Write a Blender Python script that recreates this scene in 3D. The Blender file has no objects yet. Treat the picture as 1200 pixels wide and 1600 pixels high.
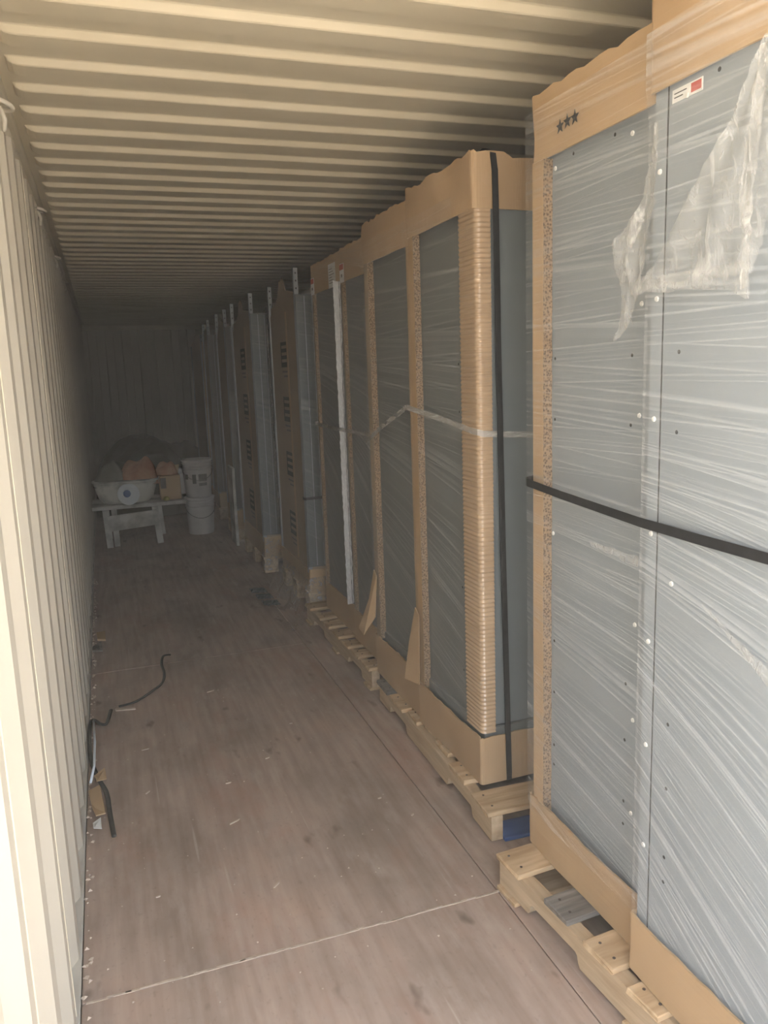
import bpy, bmesh, math, random
from mathutils import Vector, Matrix, noise

random.seed(7)
scene = bpy.context.scene
C = scene.collection

# ------------------------------------------------------------------ camera
YAW, PIT, ROL = 0.33268, -0.17712, -0.03547
CAM = Vector((0.1947, 0.0, 1.5412))
f = Vector((math.sin(YAW)*math.cos(PIT), math.cos(YAW)*math.cos(PIT), math.sin(PIT)))
r = Vector((math.cos(YAW), -math.sin(YAW), 0.0))
u = r.cross(f)
c_, s_ = math.cos(ROL), math.sin(ROL)
R_, U_ = r*c_ + u*s_, u*c_ - r*s_
cam = bpy.data.objects.new('camera', bpy.data.cameras.new('camera'))
C.objects.link(cam)
cam.matrix_world = Matrix(((R_.x, U_.x, -f.x, CAM.x), (R_.y, U_.y, -f.y, CAM.y),
                           (R_.z, U_.z, -f.z, CAM.z), (0, 0, 0, 1)))
cam.data.sensor_fit = 'VERTICAL'
cam.data.sensor_height = 36.0
cam.data.lens = 1244.57/1600*36.0
cam.data.clip_start = 0.02
cam.data.clip_end = 200
scene.camera = cam

# ------------------------------------------------------------------ sky, sun, exposure
world = bpy.data.worlds.new('sky'); scene.world = world
world.use_nodes = True
wn = world.node_tree
wn.nodes.clear()
sky = wn.nodes.new('ShaderNodeTexSky')
sky.sky_type = 'NISHITA'
sky.sun_disc = False
sky.sun_elevation = math.radians(58)
sky.sun_rotation = math.radians(20)
sky.air_density = 1.0
sky.dust_density = 4.0
bg = wn.nodes.new('ShaderNodeBackground'); bg.inputs[1].default_value = 0.42
wo = wn.nodes.new('ShaderNodeOutputWorld')
hs = wn.nodes.new('ShaderNodeHueSaturation'); hs.inputs['Saturation'].default_value = 0.30
wn.links.new(sky.outputs[0], hs.inputs['Color']); wn.links.new(hs.outputs[0], bg.inputs[0]); wn.links.new(bg.outputs[0], wo.inputs[0])

sun = bpy.data.objects.new('sun', bpy.data.lights.new('sun', 'SUN'))
C.objects.link(sun)
sun.data.energy = 5.5
sun.data.color = (1.0, 0.93, 0.82)
sun.data.angle = math.radians(1.0)
# the sun stands behind the closed end of the container, so no direct beam enters the open door
sun.rotation_euler = Vector((-0.35, -0.45, -0.82)).to_track_quat('-Z', 'Y').to_euler()
sun.location = (3, 6, 9)

scene.view_settings.view_transform = 'Standard'
scene.view_settings.look = 'None'
scene.view_settings.gamma = 1.0
scene.view_settings.use_curve_mapping = False
scene.view_settings.exposure = 2.3
scene.cycles.max_bounces = 8
scene.cycles.diffuse_bounces = 6
scene.cycles.glossy_bounces = 3
scene.cycles.transparent_max_bounces = 10
scene.cycles.adaptive_threshold = 0.02
scene.cycles.caustics_reflective = False
scene.cycles.caustics_refractive = False

# ------------------------------------------------------------------ materials
def mat(name):
    m = bpy.data.materials.new(name); m.use_nodes = True
    nt = m.node_tree
    return m, nt, nt.nodes['Principled BSDF']

def N(nt, kind, **kw):
    n = nt.nodes.new(kind)
    for k, v in kw.items():
        if k in n.inputs.keys() if isinstance(k, str) else False:
            n.inputs[k].default_value = v
        else:
            setattr(n, k, v)
    return n

def ramp(nt, stops):
    n = nt.nodes.new('ShaderNodeValToRGB')
    el = n.color_ramp.elements
    while len(el) > 1: el.remove(el[-1])
    el[0].position = stops[0][0]; el[0].color = (*stops[0][1], 1)
    for p, c in stops[1:]:
        e = el.new(p); e.color = (*c, 1)
    return n

def coords(nt, scale=(1, 1, 1), rot=(0, 0, 0), kind='Object'):
    t = nt.nodes.new('ShaderNodeTexCoord'); mp = nt.nodes.new('ShaderNodeMapping')
    mp.inputs['Scale'].default_value = scale; mp.inputs['Rotation'].default_value = rot
    nt.links.new(t.outputs[kind], mp.inputs[0])
    return mp.outputs[0]

def noisy(name, c0, c1, scale=(4, 4, 4), rough=0.6, metal=0.0, detail=4, lo=0.3, hi=0.7, bump=0.0, bscale=None, spec=0.3, rough2=None):
    """two-tone material: colour varies with stretched noise; optional bump"""
    m, nt, b = mat(name)
    v = coords(nt, scale)
    n = nt.nodes.new('ShaderNodeTexNoise'); n.inputs['Scale'].default_value = 1.0; n.inputs['Detail'].default_value = detail
    nt.links.new(v, n.inputs['Vector'])
    rp = ramp(nt, [(lo, c0), (hi, c1)])
    nt.links.new(n.outputs[0], rp.inputs[0]); nt.links.new(rp.outputs[0], b.inputs['Base Color'])
    b.inputs['Roughness'].default_value = rough
    b.inputs['Metallic'].default_value = metal
    b.inputs['Specular IOR Level'].default_value = spec
    if bump:
        n2 = nt.nodes.new('ShaderNodeTexNoise'); n2.inputs['Scale'].default_value = 1.0; n2.inputs['Detail'].default_value = 5
        nt.links.new(coords(nt, bscale or scale), n2.inputs['Vector'])
        bp = nt.nodes.new('ShaderNodeBump'); bp.inputs['Strength'].default_value = bump; bp.inputs['Distance'].default_value = 0.01
        nt.links.new(n2.outputs[0], bp.inputs['Height']); nt.links.new(bp.outputs[0], b.inputs['Normal'])
    return m

M = {}
M['paint'] = noisy('cream_paint', (0.525, 0.475, 0.385), (0.60, 0.55, 0.455), (1.5, 1.5, 0.6), rough=0.5, bump=0.03, bscale=(30, 30, 8))
M['paint_roof_lit'] = noisy('cream_paint_lit_roof', (0.56, 0.485, 0.345), (0.64, 0.56, 0.41), (1.2, 3, 1), rough=0.42)  # wall paint again, light on the roof put into a lighter, warmer tone
M['rail'] = noisy('cream_rail_paint', (0.53, 0.47, 0.355), (0.61, 0.55, 0.43), (2, 2, 2), rough=0.5)
M['sill'] = noisy('dusty_bottom_rail', (0.40, 0.37, 0.32), (0.58, 0.55, 0.48), (30, 6, 20), rough=0.8)
M['grime'] = noisy('grime_joint', (0.16, 0.13, 0.11), (0.34, 0.29, 0.25), (40, 10, 40), rough=0.95)
M['ground'] = noisy('pale_yard_gravel', (0.40, 0.36, 0.30), (0.54, 0.49, 0.42), (3, 3, 3), rough=0.95)
M['outer'] = noisy('container_outside', (0.45, 0.40, 0.30), (0.50, 0.45, 0.35), (2, 2, 2), rough=0.6)

def floor_material():
    m, nt, b = mat('worn_plywood')
    grain = nt.nodes.new('ShaderNodeTexNoise'); grain.inputs['Scale'].default_value = 1; grain.inputs['Detail'].default_value = 6
    nt.links.new(coords(nt, (34, 2.2, 1)), grain.inputs['Vector'])
    blot = nt.nodes.new('ShaderNodeTexNoise'); blot.inputs['Scale'].default_value = 1; blot.inputs['Detail'].default_value = 5
    blot.inputs['Roughness'].default_value = 0.62
    nt.links.new(coords(nt, (2.6, 1.5, 1)), blot.inputs['Vector'])
    r1 = ramp(nt, [(0.25, (0.335, 0.25, 0.20)), (0.5, (0.405, 0.31, 0.252)), (0.75, (0.46, 0.365, 0.305))])
    r2 = ramp(nt, [(0.3, (0.55, 0.53, 0.51)), (0.52, (0.92, 0.90, 0.90)), (0.72, (1.1, 1.0, 0.94))])
    nt.links.new(grain.outputs[0], r1.inputs[0]); nt.links.new(blot.outputs[0], r2.inputs[0])
    mul = nt.nodes.new('ShaderNodeMix'); mul.data_type = 'RGBA'; mul.blend_type = 'MULTIPLY'; mul.inputs[0].default_value = 0.75
    nt.links.new(r1.outputs[0], mul.inputs[6]); nt.links.new(r2.outputs[0], mul.inputs[7])
    # pale scratches running mostly along the container
    last = mul.outputs[2]
    for rot, th in ((0.12, 0.735), (-0.55, 0.75)):
        sc = nt.nodes.new('ShaderNodeTexNoise'); sc.inputs['Scale'].default_value = 1; sc.inputs['Detail'].default_value = 1
        nt.links.new(coords(nt, (48, 1.7, 1), (0, 0, rot)), sc.inputs['Vector'])
        r3 = ramp(nt, [(th, (0, 0, 0)), (th+0.05, (1, 1, 1))])
        nt.links.new(sc.outputs[0], r3.inputs[0])
        mx = nt.nodes.new('ShaderNodeMix'); mx.data_type = 'RGBA'
        ml = nt.nodes.new('ShaderNodeMath'); ml.operation = 'MULTIPLY'; ml.inputs[1].default_value = 0.45
        nt.links.new(r3.outputs[0], ml.inputs[0]); nt.links.new(ml.outputs[0], mx.inputs[0])
        nt.links.new(last, mx.inputs[6]); mx.inputs[7].default_value = (0.50, 0.42, 0.36, 1)
        last = mx.outputs[2]
    # reddish worn patches and fine dusty speckle
    for scl, lo_, hi_, col, am in (((3.1, 1.1, 1), 0.52, 0.70, (0.37, 0.205, 0.150, 1), 0.55), ((70, 45, 1), 0.58, 0.75, (0.20, 0.155, 0.125, 1), 0.55), ((11, 3.2, 1), 0.55, 0.75, (0.50, 0.415, 0.355, 1), 0.5)):
        pn_ = nt.nodes.new('ShaderNodeTexNoise'); pn_.inputs['Scale'].default_value = 1; pn_.inputs['Detail'].default_value = 6; pn_.inputs['Roughness'].default_value = 0.65
        nt.links.new(coords(nt, scl, (0, 0, 0.05)), pn_.inputs['Vector'])
        pr_ = nt.nodes.new('ShaderNodeMapRange'); pr_.inputs['From Min'].default_value = lo_; pr_.inputs['From Max'].default_value = hi_
        pr_.inputs['To Min'].default_value = 0.0; pr_.inputs['To Max'].default_value = am
        nt.links.new(pn_.outputs[0], pr_.inputs['Value'])
        px_ = nt.nodes.new('ShaderNodeMix'); px_.data_type = 'RGBA'
        nt.links.new(pr_.outputs[0], px_.inputs[0]); nt.links.new(last, px_.inputs[6]); px_.inputs[7].default_value = col
        last = px_.outputs[2]
    # dark stains and knots
    vo = nt.nodes.new('ShaderNodeTexNoise'); vo.inputs['Scale'].default_value = 1; vo.inputs['Detail'].default_value = 3
    nt.links.new(coords(nt, (9, 4, 1)), vo.inputs['Vector'])
    r4 = ramp(nt, [(0.66, (0, 0, 0)), (0.74, (0.7, 0.7, 0.7))])
    nt.links.new(vo.outputs[0], r4.inputs[0])
    mx = nt.nodes.new('ShaderNodeMix'); mx.data_type = 'RGBA'
    nt.links.new(r4.outputs[0], mx.inputs[0]); nt.links.new(last, mx.inputs[6]); mx.inputs[7].default_value = (0.10, 0.075, 0.06, 1)
    nt.links.new(mx.outputs[2], b.inputs['Base Color'])
    b.inputs['Roughness'].default_value = 0.62
    b.inputs['Specular IOR Level'].default_value = 0.25
    bp = nt.nodes.new('ShaderNodeBump'); bp.inputs['Strength'].default_value = 0.25; bp.inputs['Distance'].default_value = 0.004
    nt.links.new(grain.outputs[0], bp.inputs['Height']); nt.links.new(bp.outputs[0], b.inputs['Normal'])
    return m
M['floor'] = floor_material()
M['splinter'] = noisy('pale_splinters', (0.42, 0.33, 0.26), (0.62, 0.52, 0.42), (20, 20, 20), rough=0.9)

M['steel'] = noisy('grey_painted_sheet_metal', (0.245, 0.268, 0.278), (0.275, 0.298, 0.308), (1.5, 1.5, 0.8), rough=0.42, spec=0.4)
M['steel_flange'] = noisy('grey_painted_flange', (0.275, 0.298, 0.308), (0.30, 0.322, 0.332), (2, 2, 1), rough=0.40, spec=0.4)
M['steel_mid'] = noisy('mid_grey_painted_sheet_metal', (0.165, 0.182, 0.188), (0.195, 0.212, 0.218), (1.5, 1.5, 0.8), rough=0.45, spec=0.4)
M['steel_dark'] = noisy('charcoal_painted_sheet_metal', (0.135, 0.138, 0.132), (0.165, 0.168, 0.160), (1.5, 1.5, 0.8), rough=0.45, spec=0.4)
M['galv'] = noisy('galvanised_sheet', (0.085, 0.094, 0.099), (0.115, 0.126, 0.132), (12, 12, 3), rough=0.42, metal=0.3)
M['post'] = noisy('zinc_post', (0.24, 0.25, 0.255), (0.33, 0.34, 0.345), (20, 20, 6), rough=0.4, metal=0.4)
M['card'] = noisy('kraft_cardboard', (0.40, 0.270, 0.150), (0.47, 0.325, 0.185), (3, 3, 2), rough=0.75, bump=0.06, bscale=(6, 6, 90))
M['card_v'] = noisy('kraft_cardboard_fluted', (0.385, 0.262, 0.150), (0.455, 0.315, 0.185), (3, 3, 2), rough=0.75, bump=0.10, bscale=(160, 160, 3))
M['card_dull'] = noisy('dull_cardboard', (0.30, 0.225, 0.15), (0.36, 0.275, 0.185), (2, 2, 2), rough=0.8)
M['card_shine'] = noisy('film_covered_cardboard', (0.40, 0.275, 0.165), (0.47, 0.33, 0.20), (3, 3, 3), rough=0.3, spec=0.6)
M['wood'] = noisy('pale_pallet_pine', (0.40, 0.27, 0.15), (0.60, 0.44, 0.27), (5, 40, 40), rough=0.8, bump=0.2, bscale=(6, 70, 70), lo=0.3, hi=0.7)
M['wood_s'] = noisy('pallet_stringer_pine', (0.40, 0.29, 0.18), (0.57, 0.435, 0.285), (40, 4, 40), rough=0.8, bump=0.2, bscale=(70, 6, 70))
M['wood_grey'] = noisy('weathered_grey_board', (0.125, 0.11, 0.095), (0.24, 0.215, 0.19), (6, 60, 60), rough=0.85, bump=0.25, bscale=(6, 80, 80))
M['wood_blue'] = noisy('blue_painted_board', (0.035, 0.085, 0.25), (0.06, 0.13, 0.36), (6, 30, 30), rough=0.7)
M['nail'] = noisy('rusty_nail', (0.05, 0.035, 0.03), (0.12, 0.09, 0.07), (50, 50, 50), rough=0.6)
M['wood_old'] = noisy('paint_stained_wood', (0.30, 0.28, 0.245), (0.56, 0.54, 0.49), (7, 7, 7), rough=0.85, lo=0.35, hi=0.6)
M['black'] = noisy('black_strap', (0.012, 0.012, 0.013), (0.022, 0.022, 0.024), (40, 40, 40), rough=0.45)
M['hole'] = noisy('dark_hole', (0.008, 0.008, 0.008), (0.02, 0.02, 0.02), (40, 40, 40), rough=0.9)
M['rivet'] = noisy('white_rivet', (0.62, 0.60, 0.55), (0.72, 0.70, 0.65), (60, 60, 60), rough=0.35)
M['white'] = noisy('white_paper', (0.66, 0.65, 0.61), (0.74, 0.73, 0.69), (30, 30, 30), rough=0.7)
M['red'] = noisy('red_print', (0.42, 0.06, 0.04), (0.50, 0.09, 0.06), (30, 30, 30), rough=0.6)
M['ink'] = noisy('black_ink', (0.018, 0.017, 0.016), (0.03, 0.028, 0.026), (30, 30, 30), rough=0.7)
M['inkgrey'] = noisy('grey_ink', (0.10, 0.09, 0.08), (0.15, 0.135, 0.12), (30, 30, 30), rough=0.7)
M['bucket'] = noisy('white_bucket_plastic', (0.52, 0.49, 0.46), (0.64, 0.61, 0.57), (6, 6, 6), rough=0.4)
M['tub'] = noisy('paint_splashed_tub', (0.30, 0.30, 0.26), (0.60, 0.58, 0.51), (6, 6, 6), rough=0.5, lo=0.32, hi=0.5)
M['orange'] = noisy('orange_cloth', (0.36, 0.15, 0.085), (0.50, 0.28, 0.17), (9, 9, 9), rough=0.9)
M['tarp'] = noisy('grey_green_tarp', (0.12, 0.12, 0.10), (0.19, 0.185, 0.155), (6, 6, 6), rough=0.8)
M['darktarp'] = noisy('dark_tarp', (0.035, 0.033, 0.030), (0.075, 0.07, 0.06), (4, 4, 4), rough=0.75)
M['lid'] = noisy('white_bucket_lid', (0.55, 0.57, 0.58), (0.68, 0.69, 0.68), (8, 8, 8), rough=0.4)
M['bluepaint'] = noisy('blue_paint_smear', (0.05, 0.10, 0.24), (0.10, 0.17, 0.34), (20, 20, 20), rough=0.5)
M['yellow'] = noisy('yellow_plastic', (0.42, 0.38, 0.12), (0.5, 0.45, 0.16), (20, 20, 20), rough=0.5)
M['rod'] = noisy('metal_rod_sky_tint', (0.80, 0.87, 0.96), (0.86, 0.92, 0.98), (30, 30, 30), rough=0.3, metal=0.0)  # sky reflection painted in as a pale blue-white base colour
M['cable'] = noisy('black_cable', (0.025, 0.024, 0.022), (0.05, 0.048, 0.044), (30, 30, 30), rough=0.6)
M['printfilm'] = noisy('dark_printed_film', (0.02, 0.035, 0.04), (0.05, 0.07, 0.075), (14, 14, 14), rough=0.35)

def honeycomb_material():
    m, nt, b = mat('honeycomb_board_edge')
    v = nt.nodes.new('ShaderNodeTexVoronoi'); v.inputs['Scale'].default_value = 1; v.feature = 'F1'
    nt.links.new(coords(nt, (150, 150, 150)), v.inputs['Vector'])
    rp = ramp(nt, [(0.15, (0.07, 0.042, 0.025)), (0.65, (0.27, 0.18, 0.105))])
    nt.links.new(v.outputs['Distance'], rp.inputs[0]); nt.links.new(rp.outputs[0], b.inputs['Base Color'])
    b.inputs['Roughness'].default_value = 0.9
    return m
M['honey'] = honeycomb_material()

def film_material(name, base, streak, tilt_low, tilt_high, z_low, z_high, freq=95.0, rough=0.25, tint=(0.80, 0.83, 0.85), use_z=True):
    """clear stretch film: mostly transparent, with whitish taut streaks; the streak angle changes with height"""
    m = bpy.data.materials.new(name); m.use_nodes = True
    nt = m.node_tree; nt.nodes.clear()
    out = nt.nodes.new('ShaderNodeOutputMaterial')
    tc = nt.nodes.new('ShaderNodeTexCoord'); sp = nt.nodes.new('ShaderNodeSeparateXYZ')
    nt.links.new(tc.outputs['Object'], sp.inputs[0])
    k = nt.nodes.new('ShaderNodeMapRange'); k.interpolation_type = 'SMOOTHSTEP'
    k.inputs['From Min'].default_value = z_low; k.inputs['From Max'].default_value = z_high
    k.inputs['To Min'].default_value = tilt_low; k.inputs['To Max'].default_value = tilt_high
    nt.links.new(sp.outputs['Z'], k.inputs['Value'])
    def streaks(fr, ys, lo, hi, extra):
        ad = nt.nodes.new('ShaderNodeMath'); ad.operation = 'ADD'; ad.inputs[1].default_value = extra
        nt.links.new(k.outputs[0], ad.inputs[0])
        xy = nt.nodes.new('ShaderNodeMath'); xy.operation = 'SUBTRACT'
        nt.links.new(sp.outputs['Y'], xy.inputs[0]); nt.links.new(sp.outputs['X'], xy.inputs[1])
        mu = nt.nodes.new('ShaderNodeMath'); mu.operation = 'MULTIPLY'
        nt.links.new(xy.outputs[0], mu.inputs[0]); nt.links.new(ad.outputs[0], mu.inputs[1])
        su = nt.nodes.new('ShaderNodeMath'); su.operation = 'SUBTRACT'
        nt.links.new(sp.outputs['Z'], su.inputs[0]); nt.links.new(mu.outputs[0], su.inputs[1])
        a = nt.nodes.new('ShaderNodeMath'); a.operation = 'MULTIPLY'; a.inputs[1].default_value = fr
        nt.links.new(su.outputs[0], a.inputs[0])
        b2 = nt.nodes.new('ShaderNodeMath'); b2.operation = 'MULTIPLY'; b2.inputs[1].default_value = ys
        nt.links.new(xy.outputs[0], b2.inputs[0])
        cb = nt.nodes.new('ShaderNodeCombineXYZ')
        nt.links.new(a.outputs[0], cb.inputs[0]); nt.links.new(b2.outputs[0], cb.inputs[1]); cb.inputs[2].default_value = extra*37
        no = nt.nodes.new('ShaderNodeTexNoise'); no.inputs['Scale'].default_value = 1; no.inputs['Detail'].default_value = 2.5
        nt.links.new(cb.outputs[0], no.inputs['Vector'])
        mr = nt.nodes.new('ShaderNodeMapRange'); mr.inputs['From Min'].default_value = lo; mr.inputs['From Max'].default_value = hi
        nt.links.new(no.outputs[0], mr.inputs['Value'])
        return mr.outputs[0], no.outputs[0]
    s1, h1 = streaks(freq*1.5, 0.30, 0.53, 0.69, 0.0)
    s2, h2 = streaks(freq*0.9, 0.25, 0.53, 0.66, 0.07)
    s3, h3 = streaks(freq*0.16, 0.8, 0.45, 0.75, 0.03)
    a1 = nt.nodes.new('ShaderNodeMath'); a1.operation = 'MAXIMUM'; nt.links.new(s1, a1.inputs[0]); nt.links.new(s2, a1.inputs[1])
    a2 = nt.nodes.new('ShaderNodeMath'); a2.operation = 'MULTIPLY_ADD'; a2.inputs[1].default_value = 0.35
    nt.links.new(s3, a2.inputs[0]); nt.links.new(a1.outputs[0], a2.inputs[2])
    fac = nt.nodes.new('ShaderNodeMath'); fac.operation = 'MULTIPLY_ADD'
    fac.inputs[1].default_value = streak; fac.inputs[2].default_value = base; fac.use_clamp = True
    nt.links.new(a2.outputs[0], fac.inputs[0])
    tr = nt.nodes.new('ShaderNodeBsdfTransparent')
    pr = nt.nodes.new('ShaderNodeBsdfPrincipled')
    pr.inputs['Base Color'].default_value = (*tint, 1); pr.inputs['Roughness'].default_value = rough
    pr.inputs['Specular IOR Level'].default_value = 0.6
    bp = nt.nodes.new('ShaderNodeBump'); bp.inputs['Strength'].default_value = 0.35; bp.inputs['Distance'].default_value = 0.003
    nt.links.new(h1, bp.inputs['Height']); nt.links.new(bp.outputs[0], pr.inputs['Normal'])
    mx = nt.nodes.new('ShaderNodeMixShader')
    nt.links.new(fac.outputs[0], mx.inputs[0]); nt.links.new(tr.outputs[0], mx.inputs[1]); nt.links.new(pr.outputs[0], mx.inputs[2])
    nt.links.new(mx.outputs[0], out.inputs[0])
    return m
M['film_near'] = film_material('stretch_film_near', 0.06, 0.20, 0.50, 0.0, 0.55, 1.45, freq=80)
M['film_next'] = film_material('stretch_film_next', 0.035, 0.15, 0.12, -0.02, 0.5, 1.2, freq=95)
M['film_mid'] = film_material('stretch_film_mid', 0.03, 0.14, 0.25, -0.03, 0.7, 1.6, freq=60)
M['film_far'] = film_material('stretch_film_far', 0.03, 0.16, 0.55, 0.10, 0.9, 1.5, freq=45)

def crumple_material(name, base, amp, scale, tint=(0.78, 0.76, 0.72)):
    m = bpy.data.materials.new(name); m.use_nodes = True
    nt = m.node_tree; nt.nodes.clear()
    out = nt.nodes.new('ShaderNodeOutputMaterial')
    n = nt.nodes.new('ShaderNodeTexNoise'); n.inputs['Scale'].default_value = 1; n.inputs['Detail'].default_value = 6; n.inputs['Roughness'].default_value = 0.65
    n.inputs['Distortion'].default_value = 1.2
    nt.links.new(coords(nt, scale), n.inputs['Vector'])
    mr = nt.nodes.new('ShaderNodeMapRange'); mr.inputs['From Min'].default_value = 0.48; mr.inputs['From Max'].default_value = 0.72
    mr.inputs['To Min'].default_value = base; mr.inputs['To Max'].default_value = base+amp
    nt.links.new(n.outputs[0], mr.inputs['Value'])
    tr = nt.nodes.new('ShaderNodeBsdfTransparent')
    pr = nt.nodes.new('ShaderNodeBsdfPrincipled')
    pr.inputs['Base Color'].default_value = (*tint, 1); pr.inputs['Roughness'].default_value = 0.18
    pr.inputs['Specular IOR Level'].default_value = 0.8
    tl = nt.nodes.new('ShaderNodeBsdfTranslucent'); tl.inputs[0].default_value = (*tint, 1)
    ms = nt.nodes.new('ShaderNodeMixShader'); ms.inputs[0].default_value = 0.25
    nt.links.new(pr.outputs[0], ms.inputs[1]); nt.links.new(tl.outputs[0], ms.inputs[2])
    bp = nt.nodes.new('ShaderNodeBump'); bp.inputs['Strength'].default_value = 0.8; bp.inputs['Distance'].default_value = 0.008
    nt.links.new(n.outputs[0], bp.inputs['Height']); nt.links.new(bp.outputs[0], pr.inputs['Normal'])
    mx = nt.nodes.new('ShaderNodeMixShader')
    nt.links.new(mr.outputs[0], mx.inputs[0]); nt.links.new(tr.outputs[0], mx.inputs[1]); nt.links.new(ms.outputs[0], mx.inputs[2])
    nt.links.new(mx.outputs[0], out.inputs[0])
    return m
M['torn'] = crumple_material('torn_stretch_film', 0.20, 0.42, (30, 34, 11))
M['torn_dense'] = crumple_material('bunched_stretch_film', 0.24, 0.5, (46, 46, 18))
M['sleeve'] = noisy('film_sleeve_over_board', (0.42, 0.295, 0.185), (0.48, 0.345, 0.22), (4, 4, 6), rough=0.16, spec=0.9)
M['scrap'] = crumple_material('film_scrap', 0.18, 0.5, (30, 30, 30), (0.62, 0.58, 0.54))
M['whitefilm'] = crumple_material('white_film_strip', 0.75, 0.25, (60, 60, 22), (0.88, 0.88, 0.86))
M['band'] = crumple_material('clear_plastic_band', 0.38, 0.3, (10, 10, 40), (0.70, 0.68, 0.64))

# ------------------------------------------------------------------ helpers
def link_mesh(name, verts, faces, m, parent=None, origin=(0, 0, 0), smooth=False, mats=None, fmat=None):
    me = bpy.data.meshes.new(name)
    o0 = Vector(origin)
    me.from_pydata([tuple(Vector(v)-o0) for v in verts], [], faces)
    for mm in (mats or [m]): me.materials.append(mm)
    if fmat:
        for p, i in zip(me.polygons, fmat): p.material_index = i
    if smooth:
        for p in me.polygons: p.use_smooth = True
    me.update()
    bm = bmesh.new(); bm.from_mesh(me); bmesh.ops.recalc_face_normals(bm, faces=bm.faces[:]); bm.to_mesh(me); bm.free()
    ob = bpy.data.objects.new(name, me); C.objects.link(ob)
    if parent is not None: ob.parent = parent
    else: ob.location = o0
    return ob

def org(p): return p.location if p is not None else Vector((0, 0, 0))

def bm_obj(name, bm, m, parent=None, smooth=False, mats=None, base=None):
    """bmesh in world coordinates -> object (child of parent empty, or top-level with origin at base)"""
    o0 = org(parent) if parent is not None else Vector(base or (0, 0, 0))
    bmesh.ops.translate(bm, verts=bm.verts[:], vec=-o0)
    bmesh.ops.recalc_face_normals(bm, faces=bm.faces[:])
    me = bpy.data.meshes.new(name); bm.to_mesh(me); bm.free()
    for mm in (mats or [m]): me.materials.append(mm)
    if smooth:
        for p in me.polygons: p.use_smooth = True
    ob = bpy.data.objects.new(name, me); C.objects.link(ob)
    if parent is not None: ob.parent = parent
    else: ob.location = o0
    return ob

def sub(ob, child_bm, name, m, smooth=False):
    """child mesh of a part (the part's own local frame equals its parent's frame)"""
    root = ob.parent
    o0 = org(root) if root is not None else ob.location
    bmesh.ops.translate(child_bm, verts=child_bm.verts[:], vec=-o0)
    bmesh.ops.recalc_face_normals(child_bm, faces=child_bm.faces[:])
    me = bpy.data.meshes.new(name); child_bm.to_mesh(me); child_bm.free(); me.materials.append(m)
    if smooth:
        for p in me.polygons: p.use_smooth = True
    c = bpy.data.objects.new(name, me); C.objects.link(c); c.parent = ob
    return c

def boxbm(x0, x1, y0, y1, z0, z1, bevel=0.0, bm=None, seg=1):
    new = bm is None
    bm = bm or bmesh.new()
    res = bmesh.ops.create_cube(bm, size=1.0)
    vs = res['verts']
    for v in vs:
        v.co = Vector(((x0+x1)/2+v.co.x*(x1-x0), (y0+y1)/2+v.co.y*(y1-y0), (z0+z1)/2+v.co.z*(z1-z0)))
    if bevel and new:
        bmesh.ops.bevel(bm, geom=bm.edges[:], offset=bevel, segments=seg, affect='EDGES', profile=0.5)
    return bm

def box(name, x0, x1, y0, y1, z0, z1, m, parent=None, bevel=0.002, base=None):
    return bm_obj(name, boxbm(x0, x1, y0, y1, z0, z1, bevel), m, parent, base=base)

def tube_bm(pts, rad, seg=8, bm=None, flat=1.0):
    bm = bm or bmesh.new()
    pts = [Vector(p) for p in pts]
    rings = []
    for i, p in enumerate(pts):
        t = (pts[min(i+1, len(pts)-1)]-pts[max(i-1, 0)]).normalized()
        ref = Vector((0, 0, 1)) if abs(t.z) < 0.9 else Vector((1, 0, 0))
        a = t.cross(ref).normalized(); b = a.cross(t).normalized()
        rr = rad[i] if isinstance(rad, (list, tuple)) else rad
        rings.append([bm.verts.new(p + a*math.cos(2*math.pi*k/seg)*rr + b*math.sin(2*math.pi*k/seg)*rr*flat) for k in range(seg)])
    for i in range(len(rings)-1):
        for k in range(seg):
            bm.faces.new((rings[i][k], rings[i][(k+1) % seg], rings[i+1][(k+1) % seg], rings[i+1][k]))
    bm.faces.new(rings[0][::-1]); bm.faces.new(rings[-1])
    return bm

def lathe_bm(prof, cx, cy, seg=28, bm=None):
    bm = bm or bmesh.new()
    rings = [[bm.verts.new((cx+rr*math.cos(2*math.pi*k/seg), cy+rr*math.sin(2*math.pi*k/seg), z)) for k in range(seg)] for rr, z in prof]
    for i in range(len(rings)-1):
        for k in range(seg):
            bm.faces.new((rings[i][k], rings[i][(k+1) % seg], rings[i+1][(k+1) % seg], rings[i+1][k]))
    bm.faces.new(rings[0][::-1]); bm.faces.new(rings[-1])
    return bm

def prism_bm(poly, axis, a0, a1, bm=None, nseg=1):
    """extrude a 2-D polygon; axis 'x': poly=(y,z), 'y': poly=(x,z), 'z': poly=(x,y)"""
    bm = bm or bmesh.new()
    def P(p, a):
        return {'x': (a, p[0], p[1]), 'y': (p[0], a, p[1]), 'z': (p[0], p[1], a)}[axis]
    rings = [[bm.verts.new(P(p, a0+(a1-a0)*i/nseg)) for p in poly] for i in range(nseg+1)]
    n = len(poly)
    for i in range(nseg):
        for k in range(n):
            bm.faces.new((rings[i][k], rings[i][(k+1) % n], rings[i+1][(k+1) % n], rings[i+1][k]))
    bm.faces.new(rings[0][::-1]); bm.faces.new(rings[-1])
    return bm

def empty(name, loc, label=None, cat=None, group=None):
    o = bpy.data.objects.new(name, None); C.objects.link(o); o.location = loc
    o.empty_display_size = 0.1
    if label: o['label'] = label
    if cat: o['category'] = cat
    if group: o['group'] = group
    return o

def tag(o, label, cat, group=None):
    o['label'] = label; o['category'] = cat
    if group: o['group'] = group
    return o

def struct(o, label=None, cat=None):
    o['kind'] = 'structure'
    if label: o['label'] = label
    if cat: o['category'] = cat
    return o

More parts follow.
